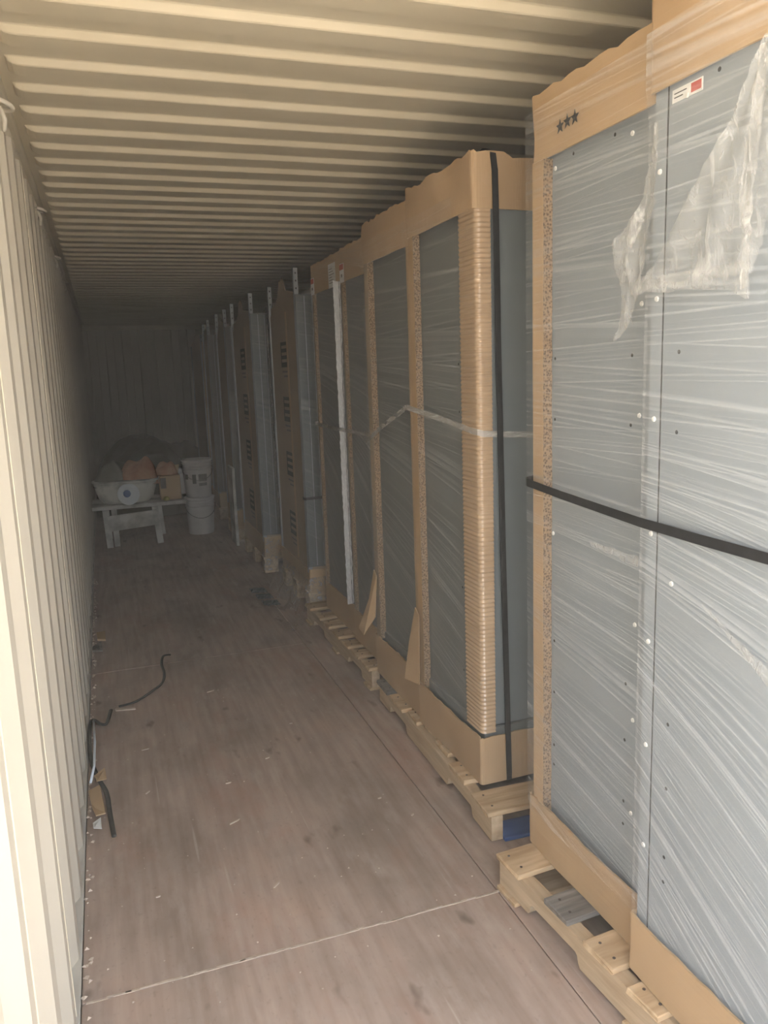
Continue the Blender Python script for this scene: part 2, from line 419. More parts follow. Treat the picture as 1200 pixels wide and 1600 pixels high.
def grid_bm(rows, bm=None):
    """rows of points -> quad sheet"""
    bm = bm or bmesh.new()
    vs = [[bm.verts.new(p) for p in row] for row in rows]
    for i in range(len(vs)-1):
        for j in range(len(vs[0])-1):
            bm.faces.new((vs[i][j], vs[i][j+1], vs[i+1][j+1], vs[i+1][j]))
    return bm

# ------------------------------------------------------------------ the container shell
W, H = 2.35, 2.39
Y0, Y1 = 0.45, 13.9

# ground outside
gnd = bm_obj('yard_ground', grid_bm([[(-30, -30, -0.25), (30, -30, -0.25)], [(-30, 40, -0.25), (30, 40, -0.25)]]), M['ground'])
struct(gnd, 'pale gravel yard outside the open container', 'ground')

# floor: steel/grime base with plywood sheets laid on it
fl = bm_obj('floor', boxbm(-0.06, W+0.06, Y0, Y1+0.12, -0.10, -0.026), M['grime'])
struct(fl, 'worn brown plywood floor of the container', 'floor')
sheet_x = [(0.010, 1.1735), (1.1765, 2.338)]
ys = [Y0, 1.9185] + [1.9185+2.4*i for i in range(1, 5)] + [Y1]
for (xa, xb) in sheet_x:
    for i in range(len(ys)-1):
        rows = []
        bmx = boxbm(xa, xb, ys[i]+0.002, ys[i+1]-0.002, -0.028, 0.0, 0.002)
        bm_obj('plywood_sheet', bmx, M['floor'], fl)
# frayed pale edge along the joint between the sheets
bmx = bmesh.new()
rnd = random.Random(3)
x = 0.02
while x < 1.17:
    L = rnd.uniform(0.012, 0.05); w = rnd.uniform(0.0015, 0.0035)
    yy = 1.9185+rnd.uniform(-0.003, 0.003)
    boxbm(x, x+L, yy-w, yy+w, -0.004, 0.0015, bm=bmx)
    x += L*rnd.uniform(0.6, 0.95)
jo = bm_obj('frayed_joint', bmx, M['splinter'], fl); jo['kind'] = 'stuff'

def corrugation(s, pitch, inner, slope):
    """0 on the inner flat, 1 on the outer flat; s measured from the centre of an inner flat"""
    s = abs((s + pitch/2) % pitch - pitch/2)
    if s < inner/2: return 0.0
    if s < inner/2+slope: return (s-inner/2)/slope
    return 1.0

def corrugated_profile(a0, a1, pitch, inner, slope, phase):
    pts = [a0]
    k = math.floor((a0-phase)/pitch)-1
    while phase+k*pitch < a1+pitch:
        c = phase+k*pitch
        for d in (-inner/2-slope, -inner/2, inner/2, inner/2+slope):
            if a0 < c+d < a1: pts.append(c+d)
        k += 1
    pts.append(a1)
    return pts

def side_wall(name, sign, x_in, label):
    prof = corrugated_profile(Y0, Y1+0.07, 0.28, 0.070, 0.068, 1.56)
    rows = []
    for z in (0.0, 0.8, 1.6, 2.36):
        rows.append([(x_in - sign*0.036*corrugation(y-1.56, 0.28, 0.070, 0.068), y, z) for y in prof])
    rows2 = [[(p[0]-sign*0.004, p[1], p[2]) for p in row] for row in rows]
    bm = grid_bm(rows); grid_bm(rows2, bm)
    o = bm_obj(name, bm, M['paint'])
    return struct(o, label, 'wall')
wl = side_wall('wall_left', 1, 0.0, 'cream corrugated steel side wall beside the bare aisle')
wr = side_wall('wall_right', -1, W, 'cream corrugated steel side wall behind the cabinets')
# weld seams on the left wall
for y in (1.56+0.28*1+0.02, 1.56+0.28*6+0.02, 1.56-0.28*1+0.02):
    bm_obj('weld_seam', boxbm(-0.001, 0.0025, y-0.002, y+0.002, 0.02, 2.3, 0.0008), M['rail'], wl)

def back_profile():
    return corrugated_profile(-0.06, W+0.06, 0.26, 0.115, 0.015, 0.14)
pb = back_profile()
rows = [[(x, Y1+0.035*corrugation(x-0.14, 0.26, 0.115, 0.015), z) for x in pb] for z in (-0.03, 1.2, 2.40)]
bm = grid_bm(rows); grid_bm([[(p[0], p[1]+0.005, p[2]) for p in row] for row in rows], bm)
struct(bm_obj('wall_back', bm, M['paint']), 'cream ribbed end wall in the dark far end', 'wall')

# roof: stamped ribs that stop short of the side rails
ph = 2.0816
prof = []
k = -8
while ph+k*0.209 < Y1+0.3:
    c = ph+k*0.209
    for d, zz in ((-0.0985, 0.2), (-0.092, 0.0), (-0.012, 0.0), (-0.007, 0.12), (0.007, 0.88), (0.012, 1.0), (0.092, 1.0), (0.0985, 0.8)):
        prof.append((c+d, zz))
    k += 1
prof = [p for p in prof if Y0 < p[0] < Y1]
prof = [(Y0, 0.0)] + prof + [(Y1, 0.0)]
xs = [-0.03, 0.012, 0.034, 0.037, 0.042, 0.050, 0.062, 0.082, 0.11, 0.6, 1.2, 1.8, 2.24, 2.268, 2.288, 2.300, 2.308, 2.313, 2.316, 2.338, 2.38]
def endmask(x):
    d = min(x-0.034, W-0.034-x)
    if d <= 0: return 0.0
    t = min(1.0, d/0.045); return math.sqrt(1-(1-t)**2)
# rib shape: raised to z=H+0.011 between ribs, down to H-0.011 after the facing slope; panels are high except at pressed flats
rows = []
for x in xs:
    m_ = endmask(x)
    rows.append([(x, y, H+0.009-0.018*zz*m_) for y, zz in prof])
bm = grid_bm(rows)
grid_bm([[(p[0], p[1], p[2]+0.03) for p in row] for row in rows], bm)
cl = bm_obj('ceiling', bm, M['paint_roof_lit'], smooth=False)
struct(cl, 'cream steel roof pressed into crosswise ribs', 'ceiling')

# rails
t1 = bm_obj('trim_1', prism_bm([(-0.07, 2.305), (0.004, 2.305), (0.004, 2.36), (0.008, 2.372), (0.008, 2.402), (-0.07, 2.45)], 'y', Y0, Y1), M['rail'])
struct(t1, 'cream top rail above the left wall', 'rail')
t2 = bm_obj('trim_2', prism_bm([(W+0.07, 2.305), (W-0.004, 2.305), (W-0.004, 2.36), (W-0.008, 2.372), (W-0.008, 2.402), (W+0.07, 2.45)], 'y', Y0, Y1), M['rail'])
struct(t2, 'cream top rail above the right wall', 'rail')
struct(box('trim_3', 0.0, W, Y1-0.04, Y1+0.05, 2.31, 2.44, M['rail']), 'cream header rail across the end wall', 'rail')
b1 = bm_obj('baseboard_left', boxbm(-0.06, 0.0075, Y0, Y1+0.12, -0.08, 0.006, 0.002), M['sill'])
struct(b1, 'dusty bottom rail at the foot of the left wall', 'rail')
b2 = bm_obj('baseboard_right', boxbm(W-0.0075, W+0.06, Y0, Y1+0.12, -0.08, 0.006, 0.002), M['sill'])
struct(b2, 'dusty bottom rail at the foot of the right wall', 'rail')
# door frame of the open end
for nm, a in (('trim_4', (-0.10, 0.0)), ('trim_5', (W, W+0.10))):
    struct(box(nm, a[0], a[1], Y0-0.14, Y0+0.002, -0.2, 2.5, M['outer'], bevel=0.008), 'cream corner post of the open door end, %s side' % ('left' if a[0] < 0 else 'right'), 'post')
struct(box('trim_6', -0.10, W+0.10, Y0-0.14, Y0+0.002, 2.38, 2.52, M['outer'], bevel=0.008), 'cream header over the open door end', 'rail')
struct(box('trim_7', -0.10, W+0.10, Y0-0.14, Y0+0.002, -0.2, -0.02, M['outer'], bevel=0.008), 'cream sill under the open door end', 'rail')
# lashing loops welded below the top rail
for y in (2.56, 4.02, 5.5, 6.9):
    pts = []
    for i in range(13):
        a = math.pi*i/12
        pts.append((0.002+0.034*math.sin(a), y+0.045*math.cos(a), 2.295-0.008*math.sin(a)))
    bm = tube_bm(pts, 0.0065, 8)
    tube_bm([(0.002, y+0.02, 2.295), (0.012, y+0.03, 2.265), (0.006, y+0.04, 2.235)], 0.0065, 8, bm)
    bm_obj('lashing_loop', bm, M['paint'], t1, smooth=True)

# ------------------------------------------------------------------ cardboard caps, guards
def ring_path(x0, x1, y0, y1, rr=0.012, step=0.03):
    """rounded rectangle polyline with outward normals"""
    out = []
    def seg(ax, ay, bx, by, nx, ny):
        L = math.hypot(bx-ax, by-ay); n = max(2, int(L/step))
        for i in range(n): t = i/n; out.append((ax+(bx-ax)*t, ay+(by-ay)*t, nx, ny))
    def arc(cx, cy, a0):
        for i in range(3):
            a = a0+math.pi/2*i/3; out.append((cx+rr*math.cos(a), cy+rr*math.sin(a), math.cos(a), math.sin(a)))
    seg(x1-rr, y0, x0+rr, y0, 0, -1); arc2 = lambda cx, cy, s: [out.append((cx+rr*math.cos(s-math.pi/2*i/3), cy+rr*math.sin(s-math.pi/2*i/3), math.cos(s-math.pi/2*i/3), math.sin(s-math.pi/2*i/3))) for i in range(3)]
    arc2(x0+rr, y0+rr, -math.pi/2)
    seg(x0, y0+rr, x0, y1-rr, -1, 0); arc2(x0+rr, y1-rr, math.pi)
    seg(x0+rr, y1, x1-rr, y1, 0, 1); arc2(x1-rr, y1-rr, math.pi/2)
    seg(x1, y1-rr, x1, y0+rr, 1, 0); arc2(x1-rr, y0+rr, 0)
    return out

def cap_bm(x0, x1, y0, y1, z0, z1, seed, jit_top=0.004, jit_bot=0.0, bulge=0.004, th=0.006, flare=0.0, lid=None, topfn=None):
    path = ring_path(x0, x1, y0, y1)
    rnd = random.Random(seed)
    bm = bmesh.new()
    cols = []
    nz = 5
    for i, (x, y, nx, ny) in enumerate(path):
        zt = z1 + rnd.uniform(-jit_top, jit_top) + (topfn(x, y) if topfn else 0.0)
        zb = z0 + rnd.uniform(-jit_bot, jit_bot)
        o_, i_ = [], []
        for j in range(nz+1):
            t = j/nz; z = zb+(zt-zb)*t
            b_ = bulge*noise.noise(Vector((x*5, y*5, z*9+seed))) + flare*(t if flare > 0 else (t-1))
            o_.append(bm.verts.new((x+nx*b_, y+ny*b_, z)))
            i_.append(bm.verts.new((x+nx*(b_-th), y+ny*(b_-th), z)))
        cols.append((o_, i_))
    n = len(cols)
    for i in range(n):
        (o0, i0), (o1, i1) = cols[i], cols[(i+1) % n]
        for j in range(nz):
            bm.faces.new((o0[j], o1[j], o1[j+1], o0[j+1])); bm.faces.new((i0[j], i0[j+1], i1[j+1], i1[j]))
        bm.faces.new((o0[nz], o1[nz], i1[nz], i0[nz])); bm.faces.new((o0[0], i0[0], i1[0], o1[0]))
    if lid is not None:
        boxbm(x0+0.008, x1-0.008, y0+0.008, y1-0.008, lid-0.004, lid, bm=bm)
    return bm

def guard(parent, x0, y, z0, z1, lx, ly, far=False, t=0.025, m=None, name='corner_guard', ch=0.006):
    """L-shaped honeycomb edge board round a front corner"""
    s = -1 if far else 1
    poly = [(x0, y+s*ch), (x0, y+s*ly), (x0+t, y+s*ly), (x0+t, y+s*t), (x0+lx, y+s*t), (x0+lx, y), (x0+ch, y)]
    n = len(poly); nseg = max(6, int((z1-z0)/0.03))
    rnd = random.Random(int(y*1000))
    verts, faces, fm = [], [], []
    for i in range(nseg+1):
        z = z0+(z1-z0)*i/nseg
        j = rnd.uniform(-0.0018, 0.0018); w = 0.002*noise.noise(Vector((z*3, y*7, 0)))
        for k, (px, py) in enumerate(poly):
            dy = s*j if k in (1, 2) else 0.0
            verts.append((px+w, py+dy+w, z))
    for i in range(nseg):
        for k in range(n):
            a, b = i*n+k, i*n+(k+1) % n
            faces.append((a, b, b+n, a+n)); fm.append(1 if k in (1, 4) else 0)
    faces.append(tuple(range(n))[::-1]); fm.append(1)
    faces.append(tuple(nseg*n+k for k in range(n))); fm.append(1)
    return link_mesh(name, verts, faces, None, parent, org(parent), mats=[m or M['card'], M['honey']], fmat=fm)

def face_sheet(parent, name, xf, ya, yb, za, zb, m, ny=14, nz=30, amp=0.002, side=None, seed=0, cap=None):
    """film stretched over a front (plane x) and optionally round the near side (to x=side)"""
    rows = []
    for j in range(nz+1):
        z = za+(zb-za)*j/nz
        x = xf
        if cap and z > cap[0]-0.05: x = xf+(cap[1]-xf)*min(1.0, (z-cap[0]+0.05)/0.05)
        row = []
        if side is not None:
            for i in range(6):
                xx = side+(x+0.006-side)*i/5
                row.append((xx, ya-0.002+amp*noise.noise(Vector((xx*9, z*5, seed+2))), z))
        for i in range(ny+1):
            y = ya+0.004+(yb-ya-0.004)*i/ny
            row.append((x+amp*noise.noise(Vector((y*6, z*4, seed))), y, z))
        rows.append(row)
    return bm_obj(name, grid_bm(rows), m, parent, smooth=True)

def disc_proto(name, rad, h, m):
    """small rivet/hole facing -x, centred on origin"""
    bm = bmesh.new(); seg = 8
    rings = []
    for rr, hh in ((rad, 0.0), (rad*0.85, h*0.7), (rad*0.4, h)):
        rings.append([bm.verts.new((-hh, rr*math.cos(2*math.pi*k/seg), rr*math.sin(2*math.pi*k/seg))) for k in range(seg)])
    for i in range(2):
        for k in range(seg): bm.faces.new((rings[i][k], rings[i][(k+1) % seg], rings[i+1][(k+1) % seg], rings[i+1][k]))
    bm.faces.new(rings[2]); bmesh.ops.recalc_face_normals(bm, faces=bm.faces[:])
    me = bpy.data.meshes.new(name); bm.to_mesh(me); bm.free(); me.materials.append(m)
    return me
RIV = disc_proto('rivet', 0.0058, 0.004, M['rivet'])
HOL = disc_proto('hole', 0.0045, 0.0006, M['hole'])

def dots(parent, name, me, x, pts):
    for (y, z) in pts:
        o = bpy.data.objects.new(name, me); C.objects.link(o); o.parent = parent
        o.location = Vector((x, y, z))-org(parent)

def quad_x(parent, name, x, y0, y1, z0, z1, m, slope=0.0, th=0.0012):
    """flat thin piece on a front face (plane x), spanning y and z"""
    bm = prism_bm([(y0, z0), (y1, z0+slope), (y1, z1+slope), (y0, z1)], 'x', x-th, x)
    return bm_obj(name, bm, m, parent)

ZP = 0.118      # pallet deck height

# ------------------------------------------------------------------ nearest cabinet
G_CAB = 'shrink-wrapped grey metal cabinets'
ca = empty('metal_cabinet', (1.75, 1.14, ZP), 'large grey sheet-metal cabinet nearest the open door, torn film hanging from it', 'cabinet', G_CAB)
XA = 1.275
box('body', XA+0.002, 2.24, 0.905, 1.402, ZP+0.012, 2.19, M['steel'], ca, bevel=0.003)
box('side_flange', XA-0.0005, XA+0.012, 1.366, 1.404, 0.24, 2.08, M['steel_flange'], ca, bevel=0.0015)
box('front_panel', XA-0.0008, XA+0.012, 0.905, 1.3635, 0.24, 2.08, M['steel'], ca, bevel=0.0015)
box('seam_gap', XA-0.0010, XA+0.004, 1.3632, 1.3662, 0.24, 2.075, M['hole'], ca, bevel=0)
bm_obj('bottom_cap', cap_bm(1.258, 2.25, 0.885, 1.415, ZP+0.001, 0.262, 11, jit_top=0.0025, bulge=0.004), M['card'], ca)
bm_obj('top_cap', cap_bm(1.262, 2.25, 0.885, 1.410, 2.052, 2.262, 12, jit_top=0.005, bulge=0.004, lid=2.235), M['card'], ca)
dots(ca, 'rivet', RIV, XA-0.001, [(1.384, z) for z in (1.905, 1.662, 1.42, 1.177, 0.936, 0.694, 0.448)] + [(1.315, 1.083), (1.311, 2.024)])
dots(ca, 'screw_hole', HOL, XA-0.001, [(1.314, z) for z in (1.555, 1.397, 0.772, 0.623, 0.459, 0.399)] + [(1.23, 2.041), (0.98, 1.555), (0.98, 1.397), (0.98, 0.772), (0.98, 0.459)])
st = quad_x(ca, 'sticker', XA-0.0012, 1.352, 1.270, 2.020, 2.043, M['white'])
st['label'] = 'white sticker with a red block'
sub(st, prism_bm([(1.300, 2.024), (1.273, 2.024), (1.273, 2.040), (1.300, 2.040)], 'x', XA-0.0030, XA-0.0025), 'red_block', M['red'])
for i, (a, b_) in enumerate(((1.346, 1.312), (1.346, 1.322))):
    sub(st, prism_bm([(a, 2.034-0.007*i), (b_, 2.034-0.007*i), (b_, 2.036-0.007*i), (a, 2.036-0.007*i)], 'x', XA-0.0030, XA-0.0025), 'print_line', M['ink'])
face_sheet(ca, 'stretch_film', XA-0.012, 0.89, 1.408, 0.225, 2.16, M['film_near'], side=1.60, seed=1, amp=0.0012, nz=60, cap=(2.05, 1.2535))

# taut wrinkle of bunched film on the lower panel
def ribbon(parent, name, pts, widths, m, x_noise=0.004, seed=0, across=(0, 0, 1), n=5):
    """crumpled strip following pts; width measured along 'across'"""
    rows = []
    P = [Vector(p) for p in pts]
    dense, wd = [], []
    for i in range(len(P)-1):
        k = max(2, int((P[i+1]-P[i]).length/0.012))
        for j in range(k):
            t = j/k; dense.append(P[i].lerp(P[i+1], t)); wd.append(widths[i]+(widths[i+1]-widths[i])*t)
    dense.append(P[-1]); wd.append(widths[-1])
    A = Vector(across)
    for p, w in zip(dense, wd):
        row = []
        for j in range(n+1):
            q_ = p+A*(w*(j/n-0.5))
            d = x_noise*noise.noise(q_*38+Vector((seed, 0, 0))) + 0.5*x_noise*noise.noise(q_*90)
            e = 0.3*w*noise.noise(q_*30+Vector((0, seed, 9)))*(1 if j in (0, n) else 0.2)
            row.append((q_.x+d, q_.y, q_.z+e))
        rows.append(row)
    return bm_obj(name, grid_bm(rows), m, parent, smooth=True)
ribbon(ca, 'film_wrinkle', [(1.258, 1.206, 1.069), (1.257, 1.11, 1.02), (1.256, 1.041, 0.985), (1.257, 0.96, 0.94)], [0.004, 0.016, 0.03, 0.03], M['torn_dense'], seed=4)

def rows_sheet(parent, name, rows_yz, x_base, m, ncol=26, amp=0.012, seed=0, fold=0.0):
    """hanging film: rows (z, y_left, y_right, x offset) -> crumpled sheet"""
    fine = []
    for i in range(len(rows_yz)-1):
        a, b = rows_yz[i], rows_yz[i+1]
        k = max(1, int(abs(a[0]-b[0])/0.007))
        for j in range(k):
            t = j/k; fine.append(tuple(a[q]+(b[q]-a[q])*t for q in range(4)))
    fine.append(rows_yz[-1])
    rows = []
    for ri, (z, yl, yr, xo) in enumerate(fine):
        row = []
        for j in range(ncol+1):
            t = j/ncol; y = yl+(yr-yl)*t
            v = Vector((y*14, z*5, seed))
            d = amp*noise.noise(v)+amp*0.55*noise.noise(v*3.3)+amp*0.3*noise.noise(v*8)
            d += fold*math.sin(t*math.pi*5+z*9)
            ey = 0.006*noise.noise(Vector((z*60, seed, 1))) if j in (0, ncol) else 0.0
            ez = 0.010*noise.noise(Vector((y*70, seed, 3))) if ri == len(fine)-1 else 0.0
            row.append((x_base+xo+d, y+ey, z+ez))
        rows.append(row)
    return bm_obj(name, grid_bm(rows), m, parent, smooth=True)
# main torn flap, a triangle hanging from the upper near corner
tf = rows_sheet(ca, 'torn_film', [(2.045, 1.095, 1.05, 0.0), (1.948, 1.15, 1.05, -0.004), (1.863, 1.218, 1.05, -0.008), (1.769, 1.305, 1.06, -0.01), (1.707, 1.37, 1.085, -0.008), (1.678, 1.40, 1.098, -0.004)], 1.243, M['torn'], seed=2, amp=0.009, fold=0.004)
rows_sheet(ca, 'torn_film', [(1.70, 1.335, 1.10, 0.0), (1.672, 1.29, 1.10, 0.0), (1.655, 1.14, 1.098, 0.0), (1.636, 1.108, 1.103, 0.0)], 1.238, M['torn'], seed=5, amp=0.008, ncol=16)
rows_sheet(ca, 'torn_film', [(2.03, 1.099, 1.083, 0), (1.9, 1.105, 1.075, -0.012), (1.80, 1.110, 1.08, -0.016), (1.734, 1.102, 1.084, -0.014), (1.655, 1.11, 1.09, -0.01)], 1.236, M['torn_dense'], ncol=8, amp=0.006, seed=8)
# narrow torn tail hanging in front of the joint between the two near cabinets
rows_sheet(ca, 'torn_film', [(1.989, 1.366, 1.355, 0.004), (1.945, 1.372, 1.356, 0.0), (1.885, 1.392, 1.358, -0.002), (1.825, 1.423, 1.358, -0.006), (1.783, 1.468, 1.366, -0.01), (1.731, 1.470, 1.378, -0.012), (1.691, 1.452, 1.385, -0.01), (1.655, 1.452, 1.405, -0.008), (1.62, 1.462, 1.425, -0.006), (1.583, 1.473, 1.465, -0.004)], 1.243, M['torn_dense'], ncol=14, amp=0.012, seed=6)
ribbon(ca, 'torn_film', [(1.236, 1.440, 1.675), (1.234, 1.428, 1.64), (1.234, 1.405, 1.612)], [0.012, 0.006, 0.003], M['torn_dense'], seed=9, across=(0, 1, 0), n=3)
ribbon(ca, 'torn_film', [(1.240, 1.425, 1.684), (1.236, 1.37, 1.690), (1.236, 1.30, 1.676), (1.238, 1.255, 1.680)], [0.03, 0.03, 0.022, 0.008], M['torn_dense'], seed=13)

# ------------------------------------------------------------------ second cabinet, far end of the near pallet
cb = empty('metal_cabinet', (1.75, 1.70, ZP), 'grey sheet-metal cabinet with three inked stars on its carton top cap', 'cabinet', G_CAB)
XB = 1.332
box('body', XB, 2.24, 1.450, 1.925, ZP+0.012, 2.19, M['steel'], cb, bevel=0.003)
box('near_edge_flange', XB-0.010, XB+0.006, 1.448, 1.510, 0.2, 2.09, M['steel'], cb, bevel=0.002)
bm_obj('bottom_cap', cap_bm(1.300, 2.25, 1.430, 1.955, ZP+0.001, 0.276, 21, jit_top=0.003, bulge=0.005, flare=0.004), M['card'], cb)
tc = bm_obj('top_cap', cap_bm(1.300, 2.25, 1.428, 1.930, 2.050, 2.205, 22, jit_top=0.005, bulge=0.006, lid=2.18,
            topfn=lambda x, y: 0.006*noise.noise(Vector((y*22, x*4, 3)))), M['card'], cb)
guard(cb, 1.303, 1.938, 0.20, 2.052, 0.07, 0.060, far=True, t=0.027, m=M['card'])
dots(cb, 'rivet', RIV, XB-0.0105, [(1.495, z) for z in (0.934, 0.696, 0.454, 1.177, 1.42, 1.662)])
dots(cb, 'rivet', RIV, XB-0.0005, [(1.866, 2.026), (1.552, 2.025), (1.872, 1.082)])
dots(cb, 'screw_hole', HOL, XB-0.0005, [(1.540, z) for z in (1.553, 1.396, 0.77, 0.624, 0.461, 0.399)] + [(1.866, z) for z in (1.553, 1.394, 0.775, 0.623, 0.462, 0.402)] + [(1.785, 2.042), (1.617, 2.040)])
def star_bm(x, cy, cz, rr):
    poly = []
    for i in range(10):
        a = math.pi/2+i*math.pi/5; q_ = rr if i % 2 == 0 else rr*0.42
        poly.append((cy+q_*math.cos(a), cz+q_*math.sin(a)))
    return prism_bm(poly, 'x', x-0.0012, x)
for (yy, zz) in ((1.782, 2.100), (1.750, 2.103), (1.718, 2.103)):
    o = sub(tc, star_bm(1.2925, yy, zz, 0.0175), 'inked_star', M['ink'])
face_sheet(cb, 'stretch_film', 1.290, 1.43, 1.945, 0.235, 2.17, M['film_next'], seed=3, amp=0.0012, nz=60, cap=(2.05, 1.2895))
ribbon(cb, 'film_wrinkle', [(1.287, 1.63, 1.105), (1.286, 1.54, 1.102), (1.286, 1.44, 1.100)], [0.01, 0.018, 0.024], M['torn'], seed=14)

# black strap round both near cabinets
bm = bmesh.new()
def strap_bm(pts, w, th, bm=None, up=(0, 0, 1)):
    bm = bm or bmesh.new()
    A = Vector(up)
    P = [Vector(p) for p in pts]
    rings = []
    for i, p in enumerate(P):
        t = (P[min(i+1, len(P)-1)]-P[max(i-1, 0)]).normalized()
        n = t.cross(A).normalized()
        rings.append([bm.verts.new(p+A*w/2*a+n*th/2*b) for a, b in ((1, 1), (1, -1), (-1, -1), (-1, 1))])
    for i in range(len(rings)-1):
        for k in range(4): bm.faces.new((rings[i][k], rings[i][(k+1) % 4], rings[i+1][(k+1) % 4], rings[i+1][k]))
    bm.faces.new(rings[0][::-1]); bm.faces.new(rings[-1])
    return bm
bms = strap_bm([(2.26, 1.972, 1.225), (1.36, 1.972, 1.224), (1.318, 1.968, 1.222), (1.295, 1.955, 1.221), (1.283, 1.93, 1.220), (1.278, 1.75, 1.210), (1.272, 1.55, 1.202),
                (1.2605, 1.405, 1.199), (1.259, 1.2, 1.196), (1.258, 0.90, 1.194), (1.268, 0.876, 1.194), (1.30, 0.872, 1.194), (2.26, 0.872, 1.194)], 0.021, 0.0016)
tag(bm_obj('packing_strap', bms, M['black'], base=(1.28, 1.5, 1.2)), 'flat black strap running level round the two nearest cabinets', 'strap')

# ------------------------------------------------------------------ pallets
def pallet(loc, rz, label, boards, sx=1.0, L=1.22, grey=(), blue_end=False, seed=0, bottoms=(0.0, 0.5, 1.0)):
    """loc = near-left corner on the floor; boards: (offset along length, width, overhang shift)"""
    root = empty('pallet', loc, label, 'pallet', 'wooden pallets under the cabinets')
    root.rotation_euler = (0, 0, rz)
    rnd = random.Random(seed)
    Wd = 1.02*sx
    def put(name, bm, m):
        bmesh.ops.recalc_face_normals(bm, faces=bm.faces[:])
        me = bpy.data.meshes.new(name); bm.to_mesh(me); bm.free(); me.materials.append(m)
        o = bpy.data.objects.new(name, me); C.objects.link(o); o.parent = root
        return o
    # stringers with fork notches
    for k, xx in enumerate((0.012, Wd/2-0.02, Wd-0.052)):
        z0, z1 = 0.014, 0.099
        zn = z0+0.036
        poly = [(0.0, z0), (0.150, z0), (0.158, z0+0.012), (0.163, zn-0.006), (0.172, zn), (0.365, zn), (0.374, zn-0.006), (0.379, z0+0.012), (0.387, z0),
                (L-0.387, z0), (L-0.379, z0+0.012), (L-0.374, zn-0.006), (L-0.365, zn), (L-0.172, zn), (L-0.163, zn-0.006), (L-0.158, z0+0.012), (L-0.150, z0), (L, z0), (L, z1), (0.0, z1)]
        put('stringer', prism_bm(poly, 'x', xx, xx+0.04), M['wood_s'])
    # bottom boards
    for k, fr in enumerate(bottoms):
        y = fr*(L-0.1)
        put('bottom_board', boxbm(0.06 if blue_end else 0.0, Wd, y, y+0.1, 0.0, 0.013, 0.002), M['wood_blue'] if (blue_end and k == 0) else M['wood'])
    # deck boards
    for k, (y, w, dx) in enumerate(boards):
        th = 0.018
        bm = boxbm(dx, Wd+rnd.uniform(-0.01, 0.01), y, y+w, 0.0995, 0.0995+th-rnd.uniform(0, 0.002), 0.0025)
        for v in bm.verts:
            if v.co.x < dx+0.02: v.co.x += rnd.uniform(-0.004, 0.004); v.co.z += rnd.uniform(-0.0012, 0.0)
        b = put('deck_board', bm, M['wood_grey'] if k in grey else M['wood'])
        for ny in (0.25, 0.75):
            nb = bmesh.new()
            bmesh.ops.create_cone(nb, segments=8, radius1=0.004, radius2=0.004, depth=0.0012, cap_ends=True)
            bmesh.ops.translate(nb, verts=nb.verts[:], vec=(dx+0.03+rnd.uniform(-0.008, 0.008), y+w*ny, 0.1176))
            me = bpy.data.meshes.new('nail_head'); nb.to_mesh(me); nb.free(); me.materials.append(M['nail'])
            o = bpy.data.objects.new('nail_head', me); C.objects.link(o); o.parent = b
    return root

# near pallet: its far end is at y=1.93, it is turned a little out of square
pallet((1.262, 0.716, 0.0), 0.070, 'pale pine pallet with one grey board under the two nearest cabinets',
       [(0.0, 0.12, 0.0), (0.19, 0.10, 0.0), (0.37, 0.10, 0.0), (0.545, 0.10, 0.0), (0.70, 0.112, 0.005), (0.885, 0.105, 0.010), (1.10, 0.12, 0.0)], grey=(5,), seed=1, sx=0.96)
pallet((1.252, 2.135, 0.0), -0.030, 'worn pine pallet with a blue-painted bottom board under the strapped cabinet',
       [(0.0, 0.14, 0.0), (0.215, 0.14, 0.006), (0.42, 0.13, 0.03), (0.565, 0.13, 0.045), (0.72, 0.12, 0.02), (0.86, 0.17, 0.0), (1.06, 0.16, 0.0)], grey=(6,), blue_end=True, seed=2, sx=0.96)
pallet((1.300, 3.50, 0.0), 0.016, 'shadowed pine pallet under the cabinet pair with the white film strip',
       [(0.0, 0.12, 0.0), (0.18, 0.10, 0.0), (0.345, 0.10, 0.0), (0.51, 0.12, 0.0), (0.70, 0.12, 0.0), (0.88, 0.10, 0.0), (1.09, 0.13, 0.0)], seed=3, sx=0.96)

# ------------------------------------------------------------------ third cabinet: its near side faces the door
cc = empty('metal_cabinet', (1.75, 2.58, ZP), 'charcoal-grey cabinet with a shiny ribbed cardboard corner and upright black strap', 'cabinet', G_CAB)
XC, YC = 1.318, 2.300
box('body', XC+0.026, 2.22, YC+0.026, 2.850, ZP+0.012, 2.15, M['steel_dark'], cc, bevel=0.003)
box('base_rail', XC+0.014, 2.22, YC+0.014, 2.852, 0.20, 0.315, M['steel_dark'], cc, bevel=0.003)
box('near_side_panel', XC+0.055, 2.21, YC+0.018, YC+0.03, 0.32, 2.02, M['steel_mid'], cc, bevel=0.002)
bm_obj('bottom_cap', cap_bm(1.308, 2.235, YC-0.004, 2.868, ZP+0.001, 0.290, 31, jit_top=0.004, bulge=0.005, flare=0.003), M['card_v'], cc)
bm_obj('top_cap', cap_bm(1.306, 2.235, YC-0.006, 2.868, 2.012, 2.176, 32, jit_top=0.006, bulge=0.012, lid=2.15,
       topfn=lambda x, y: -0.014*max(0.0, min(1.0, (x-1.40)/0.05))+0.01*noise.noise(Vector((y*9, x*9, 7)))), M['card_v'], cc)
guard(cc, XC, YC, 0.305, 2.020, 0.046, 0.115, t=0.022, m=M['card_shine'], ch=0.013)
guard(cc, XC-0.006, 2.862, 0.24, 2.020, 0.06, 0.052, far=True, t=0.027)
dots(cc, 'screw_hole', HOL, XC+0.0255, [(2.50, z) for z in (1.55, 1.39, 0.77, 0.46)])
